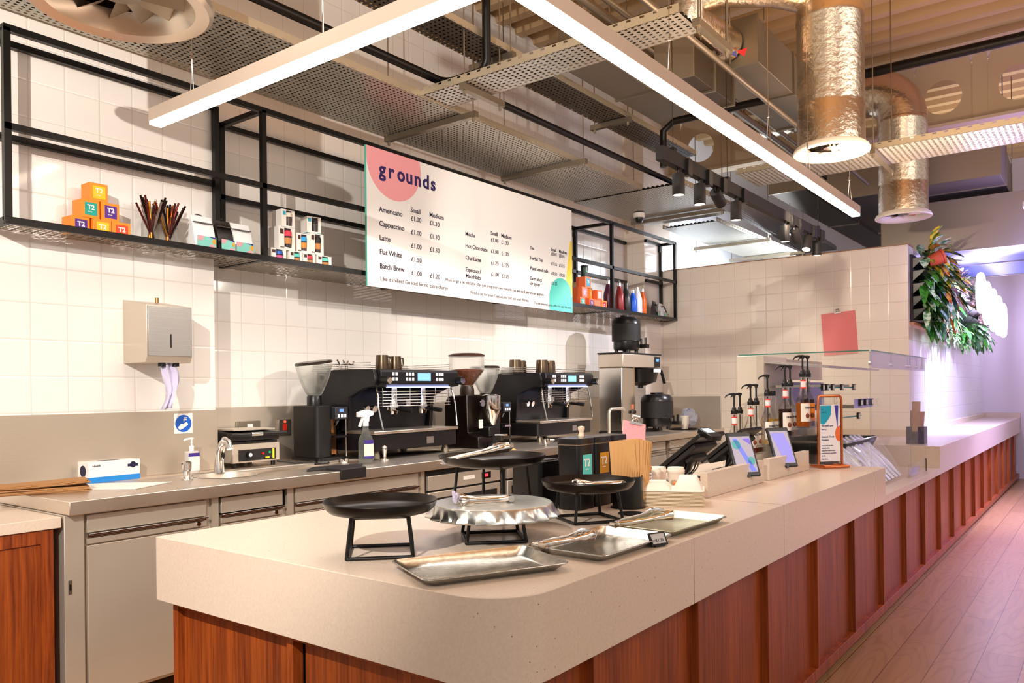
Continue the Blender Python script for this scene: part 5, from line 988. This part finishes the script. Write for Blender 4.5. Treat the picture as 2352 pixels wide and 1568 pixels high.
# right stack
teabox(6.70,4.19,ZS,'orange tea box with teal label, bottom row of the right stack',te,m=orc,s=.1); teabox(6.87,4.19,ZS,'orange tea box with violet label, bottom row of the right stack',vi,m=orc,s=.1,rz=R(5)); teabox(7.0,4.2,ZS,'plain coral tea box turned sideways in the bottom row of the right stack',te,m=orc,s=.1,rz=R(-8),nolabel=True); teabox(7.12,4.19,ZS,'orange tea box with sideways red label at the right of the right stack',mat('tl_crimson',(200,30,50),.5),s=.1,up=1)
teabox(6.74,4.19,ZS+.1005,'orange tea box with sideways pink label, middle row',pkl,m=orc,s=.105,up=1); teabox(6.89,4.21,ZS+.1005,'orange tea box with small orange label, middle row',orm,s=.1,up=1,rz=R(20)); teabox(7.03,4.19,ZS+.1005,'coral tea box with pale pink label, middle row',mat('tl_palepink',(248,190,196),.4),m=orc,s=.1,up=1)
teabox(6.82,4.20,ZS+.206,'coral tea box with teal label on top of the right stack',mat('tl_cyan',(20,150,180),.5),m=orc,s=.11)
def canister(x,y,z,lab):
    t=thing('tea_canister',lab,'canister',(x,y,z)); MB().lathe([(0,0),(.036,0),(.037,.003),(.037,.1),(.034,.104),(0,.104)],26).build('tin',mat('canister_green',(14,40,28),.3),t); MB().cyl((0,0,.104),(0,0,.118),.038,n=26).build('lid',M_blackp,t); text('label_lettering',[('tea',-.018,.0,.022)],mat('mint',(90,210,150),.5),t,bold=.02,M=FB(0,-.0378,.05))
canister(6.83,4.25,ZS+.317,'dark green tea canister on top of the right orange stack'); canister(7.06,4.34,ZS,'hidden lower dark green canister behind the right stack'); canister(7.06,4.34,ZS+.12,'dark green tea canister standing behind the right orange stack')
t=thing('cardboard_tube','cream cylindrical container behind the orange boxes','container',(7.11,4.49,ZS)); MB().lathe([(0,0),(.075,0),(.075,.31),(.07,.312),(0,.31)],28).build('tube',mat('tube_cream',(206,182,140),.6),t)
# flasks
def flask(x,y,c,lab,h=.34,r=.043,cap='loop'):
    m=mat('flask_%d_%d_%d'%c,c,.35,.1); k=h/.34
    t=thing('steel_flask',lab,'flask',(x,y,ZS),0,'coloured steel flasks on the right of the shelf'); MB().lathe([(0,0),(r*.9,0),(r,.01*k),(r,.17*k),(r*.93,.2*k),(r*.62,.25*k),(r*.5,.275*k),(r*.5,.285*k),(0,.285*k)],28).build('body',m,t)
    if cap=='loop': MB().lathe([(0,.285*k),(.02,.285*k),(.02,.32*k),(0,.324*k)],18).tube([(-.016,0,.315*k),(-.014,0,.335*k),(0,0,.345*k),(.014,0,.335*k),(.016,0,.315*k)],.004,6).build('cap',M_chrome,t)
    else: MB().lathe([(0,.285*k),(.025,.285*k),(.025,.34*k),(0,.345*k)],18).build('cap',M_blackp,t)
flask(7.29,4.24,(84,34,62),'purple steel flask, leftmost of the flasks',.35,.052); flask(7.53,4.24,(130,28,30),'dark red steel flask right of the shelf upright',.35,.05); flask(7.69,4.25,(30,30,34),'black steel flask with black cap',.345,.052,'flat'); flask(7.83,4.24,(20,84,200),'bright blue steel flask, the shortest',.30,.045); flask(7.955,4.25,(226,228,236),'white steel flask between the blue and orange ones',.345,.052); flask(8.08,4.25,(214,92,20),'orange steel flask at the right end',.34,.042)
# coffee bags
def cbag(x,y,z,lab,w,h,m,d=.07,rz=0,labl=True,tear=True):
    t=thing('coffee_bag',lab,'coffee bag',(x,y,z),rz,'foil coffee bags'); vs=[];fs=[]; 
    prof=[(0,.9,1),(.06,1,1),(.3,1,.95),(.6,1,.7),(.82,1,.3),(.92,1,.08),(1,.98,.05)]
    for f,ww,dd in prof:
        for sx,sy in((-1,-1),(0,-1.12),(1,-1),(1,1),(0,1.12),(-1,1)): vs.append((sx*w/2*ww,sy*d/2*dd+(.02*f),f*h))
    for j in range(len(prof)-1):
        for k in range(6): fs.append((j*6+k,j*6+(k+1)%6,(j+1)*6+(k+1)%6,(j+1)*6+k))
    fs+=[tuple(range(6))[::-1],tuple(range(6*(len(prof)-1),6*len(prof)))]; MB().add(vs,fs).build('pouch',m,t,smooth=25)
    MB().box(-w*.46,w*.46,-.016,.001,h*.8,h*.812).box(-w*.1,w*.15,-.018,-.0,h*.79,h*.8).build('zip_seal',mat('seal_grey',(90,86,84),.5),t)
    if labl:
        l=MB().box(-w*.42,w*.46,-d/2-.006,-d/2-.004,.02,h*.42).build('paper_label',mat('lab_aqua',(130,204,190),.6),t); y_=-d/2-.0075
        MB().prism([(-w*.42,h*.42),(-w*.42,h*.3),(-w*.2,h*.3),(-w*.1,h*.42)],y_,y_+.001,'Y').build('pink_shape',pinkm,l); MB().prism(arc(w*.26,h*.12,w*.16,0,180,12),y_,y_+.001,'Y').build('pink_shape',pinkm,l)
        MB().prism(arc(w*.36,h*.3,w*.1,90,270,10)+[(w*.42,h*.22),(w*.42,h*.38)],y_,y_+.001,'Y').build('orange_shape',mat('lab_or',(240,160,50),.6),l); MB().prism([(w*.05,h*.42),(w*.42,h*.42),(w*.42,h*.37)],y_,y_+.001,'Y').build('purple_shape',mat('purple',(60,40,130),.5),l)
    return t
bw=mat('pouch_white',(238,238,238),.45,bump=.25,bscale=18); bb=mat('pouch_black',(24,20,18),.25,bump=.25,bscale=18)
cbag(2.585,4.22,ZS,'white coffee bag at the front left of the coffee bags, coloured label',.135,.215,bw); cbag(2.712,4.2,ZS,'black coffee bag with pink label between the two white ones',.10,.205,bb); cbag(2.84,4.22,ZS,'white coffee bag at the right of the group, coloured label',.135,.21,bw)
cbag(2.66,4.5,ZS,'white coffee bag standing at the back left, only its top seen',.10,.32,bw,labl=False,rz=R(25)) if 0 else cbag(2.77,4.4,ZS,'black coffee bag standing at the back, only its top seen',.11,.32,bb,labl=False)
cbag(2.655,4.37,ZS,'white coffee bag at the back left, leaning narrow top',.09,.31,bw,d=.05,labl=False,rz=R(20))
cbag(8.34,4.22,ZS,'black coffee bag at the far right end, turned sideways',.17,.2,bb,rz=R(15)); cbag(8.47,4.2,ZS,'white-fronted coffee bag at the far right end of the shelf',.13,.18,bw,rz=R(10)); cbag(8.6,4.25,ZS,'smaller black coffee bag last on the shelf',.13,.17,bb)
# straw jar
for i,(x,y) in enumerate([(2.285,4.24),(2.395,4.26)]):
    t=thing('straw_jar',['left glass jar crammed with metal straws','right glass jar crammed with metal straws'][i],'jar',(x,y,ZS)); MB().lathe([(0,0),(.048,0),(.052,.01),(.052,.12),(.038,.145),(.041,.175),(.038,.175),(.035,.146),(.049,.12),(.049,.012),(0,.008)],24).build('glass',M_glassb,t)
    random.seed(20+i)
    for k in range(24):
        a=random.uniform(0,2*PI); d=random.uniform(.2,1); lean=.115*d; h=random.uniform(.22,.27)
        o=MB().cyl((.02*math.cos(a+2.8),.02*math.sin(a+2.8),.012),(lean*math.cos(a),lean*math.sin(a)*.8,h),.006,n=8).build('metal_straw',[mat('straw_dark',(46,30,26),.25,.9),mat('straw_gold',(206,140,50),.2,.9),mat('straw_steel',(190,184,178),.2,.9),mat('straw_rose',(120,50,50),.2,.9)][random.choice([0,0,1,2,0,3])])
        o.location=(x,y,ZS); tag(o,'metal drinking straw in one of the two glass jars','straw','metal straws in the glass jars')
# reusable cup boxes
white=mat('carton_w',(240,234,226),.5)
def cupbox(x,y,z,lab,lid,band,h=.09,w=.095,teal=False,rz=0):
    t=thing('cup_box',lab,'box',(x,y,z),rz,'white window boxes with reusable cups'); 
    b=MB().box(-w/2,w/2,.012,w,0,h).box(-w/2,-w*.16,0,.012,0,h).box(w*.3,w/2,0,.012,0,h).box(-w*.16,w*.3,0,.012,0,h*.12).box(-w*.16,w*.3,0,.012,h*.96,h); b.build('carton',white,t)
    MB().box(-w*.16,w*.3,.0115,.0125,h*.12,h*.96).build('window_back',mat('window_dark',(40,30,26),.5),t)
    r=w*.2; c=(w*.07,.006,0); MB().lathe([(0,h*.6),(r*1.08,h*.6),(r*1.02,h*.8),(r*.85,h*.84),(0,h*.84)],18,c=c).build('cup_lid',lid,t); MB().lathe([(0,h*.14),(r*.75,h*.14),(r,h*.58),(0,h*.58)],18,c=c).build('cup_body',mat('cup_dark',(60,44,36),.3),t); MB().lathe([(r*.86,h*.26),(r*1.03,h*.52)],18,c=c).build('cup_band',band,t)
    MB().box(-w*.42,-w*.2,-.0008,0,h*.68,h*.9).build('cup_mark',mat('mark_teal',(40,160,180),.5) if teal else mat('mark_brown',(70,40,30),.5),t)
    if not teal: text('label_lettering',[('BREW',-w*.42,h*.07,h*.08)],mat('mark_brown',(70,40,30),.5),t,bold=.02,M=FB(0,-.001,0))
    else: MB().box(-w/2-.0004,w/2+.0004,-.0004,w,0,.004).build('teal_base',mat('mark_teal',(40,160,180),.5),t)
ck=mat('cork_band',(200,140,80),.8); L_=lambda c:mat('lid_%d_%d_%d'%c,c,.4)
cupbox(3.09,4.19,ZS,'boxed cup with blue lid and pink band, bottom row left',L_((30,90,180)),L_((236,90,150)),w=.115); cupbox(3.225,4.19,ZS,'boxed cup with mint lid and cork band, bottom row second',L_((90,206,190)),ck,w=.1); cupbox(3.33,4.19,ZS,'boxed cup with red lid and cork band, bottom row third',L_((210,50,70)),ck,w=.095); cupbox(3.455,4.19,ZS,'boxed cup with mint lid and cork band, bottom row right end',L_((90,206,190)),ck,w=.12)
cupbox(3.155,4.19,ZS+.0905,'tall boxed cup with red lid, middle row left',L_((214,60,80)),ck,h=.145,w=.125); cupbox(3.29,4.2,ZS+.0905,'boxed cup with sky blue lid and orange band, middle row centre',L_((50,160,220)),L_((244,140,20)),h=.125,w=.1); cupbox(3.395,4.19,ZS+.0905,'tall boxed cup with black lid and cork band, middle row right',L_((30,26,24)),ck,h=.14,w=.11)
cupbox(3.175,4.2,ZS+.236,'small boxed white cup on top at the left, teal mark',L_((226,214,196)),L_((70,60,50)),h=.115,w=.1,teal=True); cupbox(3.38,4.2,ZS+.231,'small boxed black cup on top at the right, teal mark',L_((30,28,30)),L_((50,46,46)),h=.11,w=.1,teal=True,rz=R(-12))
# ================= plant wall =================
struct(MB().box(8.8,14.3,1.58,1.63,2.08,2.11).build('trim_3',mat('ledge_wood',(176,130,90),.5)),'thin wooden ledge below the plants')
t=thing('planter_frame','black modular planter frame fixed high on the white wall','planter',(8.82,1.625,2.115))
MB().box(0,5.2,-.03,0,0,.68).build('back_board',M_blackm,t)
for j in range(5):
    for i in range(9): MB().add([(.02+.58*i,-.03,.02+.13*j),(.56+.58*i,-.03,.02+.13*j),(.02+.58*i,-.03,.12+.13*j),(.56+.58*i,-.03,.12+.13*j),(.02+.58*i,-.15,.13+.13*j),(.56+.58*i,-.15,.13+.13*j)],[(0,1,5,4),(0,4,2),(1,3,5)]).build('pocket',M_blackp,t)
MB().prism([(-.03,0),(-.2,.0),(-.03,.01)],0,5.2,'X').build('drip_grille',perf_mat('drip_grille',(60,56,54),0,1,.03,.3,.014,.28),t)
random.seed(11)
def leafplant(x,z,lab,cols,n,L,w,droop,spread,y=1.56):
    t=thing('foliage_plant',lab,'plant',(x,y,z),0,'foliage plants of the green wall')
    groups={}
    for k in range(n):
        az=random.uniform(-PI*.98,-PI*.02); el=random.uniform(-.7,1.0) if not droop else random.uniform(-1.2,.5)
        d=Vector((math.cos(az)*math.cos(el)*spread,math.sin(az)*math.cos(el)*.8,math.sin(el))).normalized(); l=L*random.uniform(.6,1.1); st=Vector((random.uniform(-.16,.16),random.uniform(-.08,0),random.uniform(-.07,.07)))
        side=d.cross(Vector((0,0,1))).normalized(); up_=side.cross(d).normalized(); ww=w*random.uniform(.7,1.1); m=random.choice(cols); b=groups.setdefault(m.name,(m,MB()))[1]; vs=[];fs=[]; S=6
        for s_ in range(S+1):
            f=s_/S; p=st+d*l*(.25+.75*f)+Vector((0,0,-(.5 if droop else .25)*l*f*f)); q=ww*math.sin(PI*min(.999,f*.93+.04))**.8
            vs+=[p-side*q+up_*q*.25,p,p+side*q+up_*q*.25]
        for s_ in range(S): a=3*s_; fs+=[(a,a+1,a+4,a+3),(a+1,a+2,a+5,a+4)]
        b.add(vs,fs)
    for m,b in groups.values(): b.build('foliage',m,t,smooth=60)
    sb=MB()
    for k in range(5): sb.tube([(random.uniform(-.1,.1),.0,-.02),(random.uniform(-.1,.1),-.06,.0),(random.uniform(-.12,.12),-.12,.02)],.004,5)
    sb.build('stems',mat('stem_green',(80,100,40),.6),t)
def lf(n,a,b_):
    m=mat(n,a,.4,vary=.0); N,L=nt(m); bs=N['Principled BSDF']; tc=N.new('ShaderNodeTexCoord'); no=N.new('ShaderNodeTexNoise'); no.inputs['Scale'].default_value=22; L.new(tc.outputs['Object'],no.inputs['Vector']); r=N.new('ShaderNodeValToRGB'); r.color_ramp.elements[0].position=.42; r.color_ramp.elements[1].position=.56; r.color_ramp.elements[0].color=(*lin(a),1); r.color_ramp.elements[1].color=(*lin(b_),1); L.new(no.outputs['Fac'],r.inputs[0]); L.new(r.outputs[0],bs.inputs['Base Color']); return m
g1=lf('leaf_green',(26,96,26),(66,146,40)); g2=lf('leaf_dark',(16,56,20),(40,90,34)); g3=lf('leaf_pale',(96,150,96),(206,226,190)); g4=lf('leaf_gold',(216,180,30),(90,120,20)); g5=lf('leaf_rust',(190,80,30),(220,160,60)); g6=lf('leaf_mauve',(120,84,80),(190,160,150))
cro=[g4,g5,g2,g4,g3]; gre=[g1,g3,g1,g2]; mix=[g6,g3,g2,g5]
P_=[(9.15,2.80,'croton with yellow and rust leaves standing highest at the corner end',cro,44,.34,.05,0,1),(9.75,2.78,'yellow croton second along the top of the plant wall',cro,44,.34,.048,0,1),(9.05,2.55,'glossy green pothos hanging at the near upper corner',gre,60,.24,.04,1,1),(9.6,2.55,'mauve and pale striped leaf plant below the top crotons',mix,56,.32,.048,1,1),(10.3,2.62,'orange-tipped croton left of the glowing sign',cro,36,.26,.034,0,1),(9.1,2.33,'white-edged green pothos in the middle of the near edge',[g3,g1,g3,g2],64,.22,.038,1,1),(9.7,2.3,'dark rust-veined plant in the middle row',[g6,g5,g2,g1],46,.24,.034,1,1),(10.4,2.36,'dark green plant behind the left of the glowing sign',[g2,g1,g6],44,.22,.032,1,1),
(9.3,2.17,'bright green pothos low at the near end of the ledge',[g1,g1,g3],60,.17,.03,1,1.1),(9.95,2.15,'pale fern-like plant low along the ledge',[g3,g1,g3],70,.16,.02,1,1.2),(10.7,2.14,'fine grey-green fern under the glowing sign',[g3,g3,g1],70,.16,.018,1,1.2),(11.5,2.16,'leafy green plant right below the glowing sign',[g1,g3,g1],60,.2,.032,1,1.2),(12.3,2.2,'dense green plant near the far end of the ledge',gre,60,.22,.034,1,1.2),(13.1,2.25,'far green plant beside the end of the glowing sign',gre,50,.24,.034,1,1.2),(13.2,2.55,'purple-leaved plant at the far end of the plant wall',[g6,g2,g5],44,.26,.034,0,1.1),(11.2,2.75,'dark leafy plant above the glowing sign',[g2,g6,g5],40,.2,.03,0,1),(12.3,2.7,'small dark plant at the far top of the plant wall',[g2,g6],36,.22,.03,0,1)]
for x,z,lab,c,n,L,w,dr,sp in P_: leafplant(x,z,lab,c,n,L,w,dr,sp)
t=thing('plant_pot','orange terracotta pot tipped in the top corner of the planter','pot',(8.95,1.47,2.72)); t.rotation_euler=(R(70),0,R(20)); MB().lathe([(0,0),(.05,0),(.075,.13),(.08,.13),(.08,.15),(.07,.15),(0,.14)],24).build('pot',mat('terracotta',(196,84,50),.7),t)
# neon sign on the plants
t=thing('neon_sign','glowing white illuminated sign mounted in the plant wall','sign',(12.5,1.27,2.50)); nm=mat('neon_white',(240,236,255),.4,emit=14,ecol=(215,205,255))
b=MB()
for k,(x,z,r) in enumerate([(-1.25,.1,.22),(-.65,.02,.25),(0.0,-.02,.26),(.65,-.05,.25),(1.25,-.08,.22)]): b.tube([(x+r*math.cos(a*PI/8),0,z+r*math.sin(a*PI/8)) for a in range(16)],.035,8,closed=True)
b.build('neon_letters',nm,t)
for x in(-1.25,0,1.25): MB().cyl((x,0,.0),(x,.28,.0),.006,n=6).build('standoff',M_zinc,t)
t=thing('small_led_lamp','tiny bright star-like lamp high beyond the partition','lamp',(9.4,3.0,3.28)); MB().sphere((0,0,0),.025).build('bulb',mat('led_star',(230,240,255),.3,emit=60,ecol=(220,235,255)),t); MB().cyl((0,0,.02),(0,0,.35),.004,n=6).build('stem',M_zinc,t)
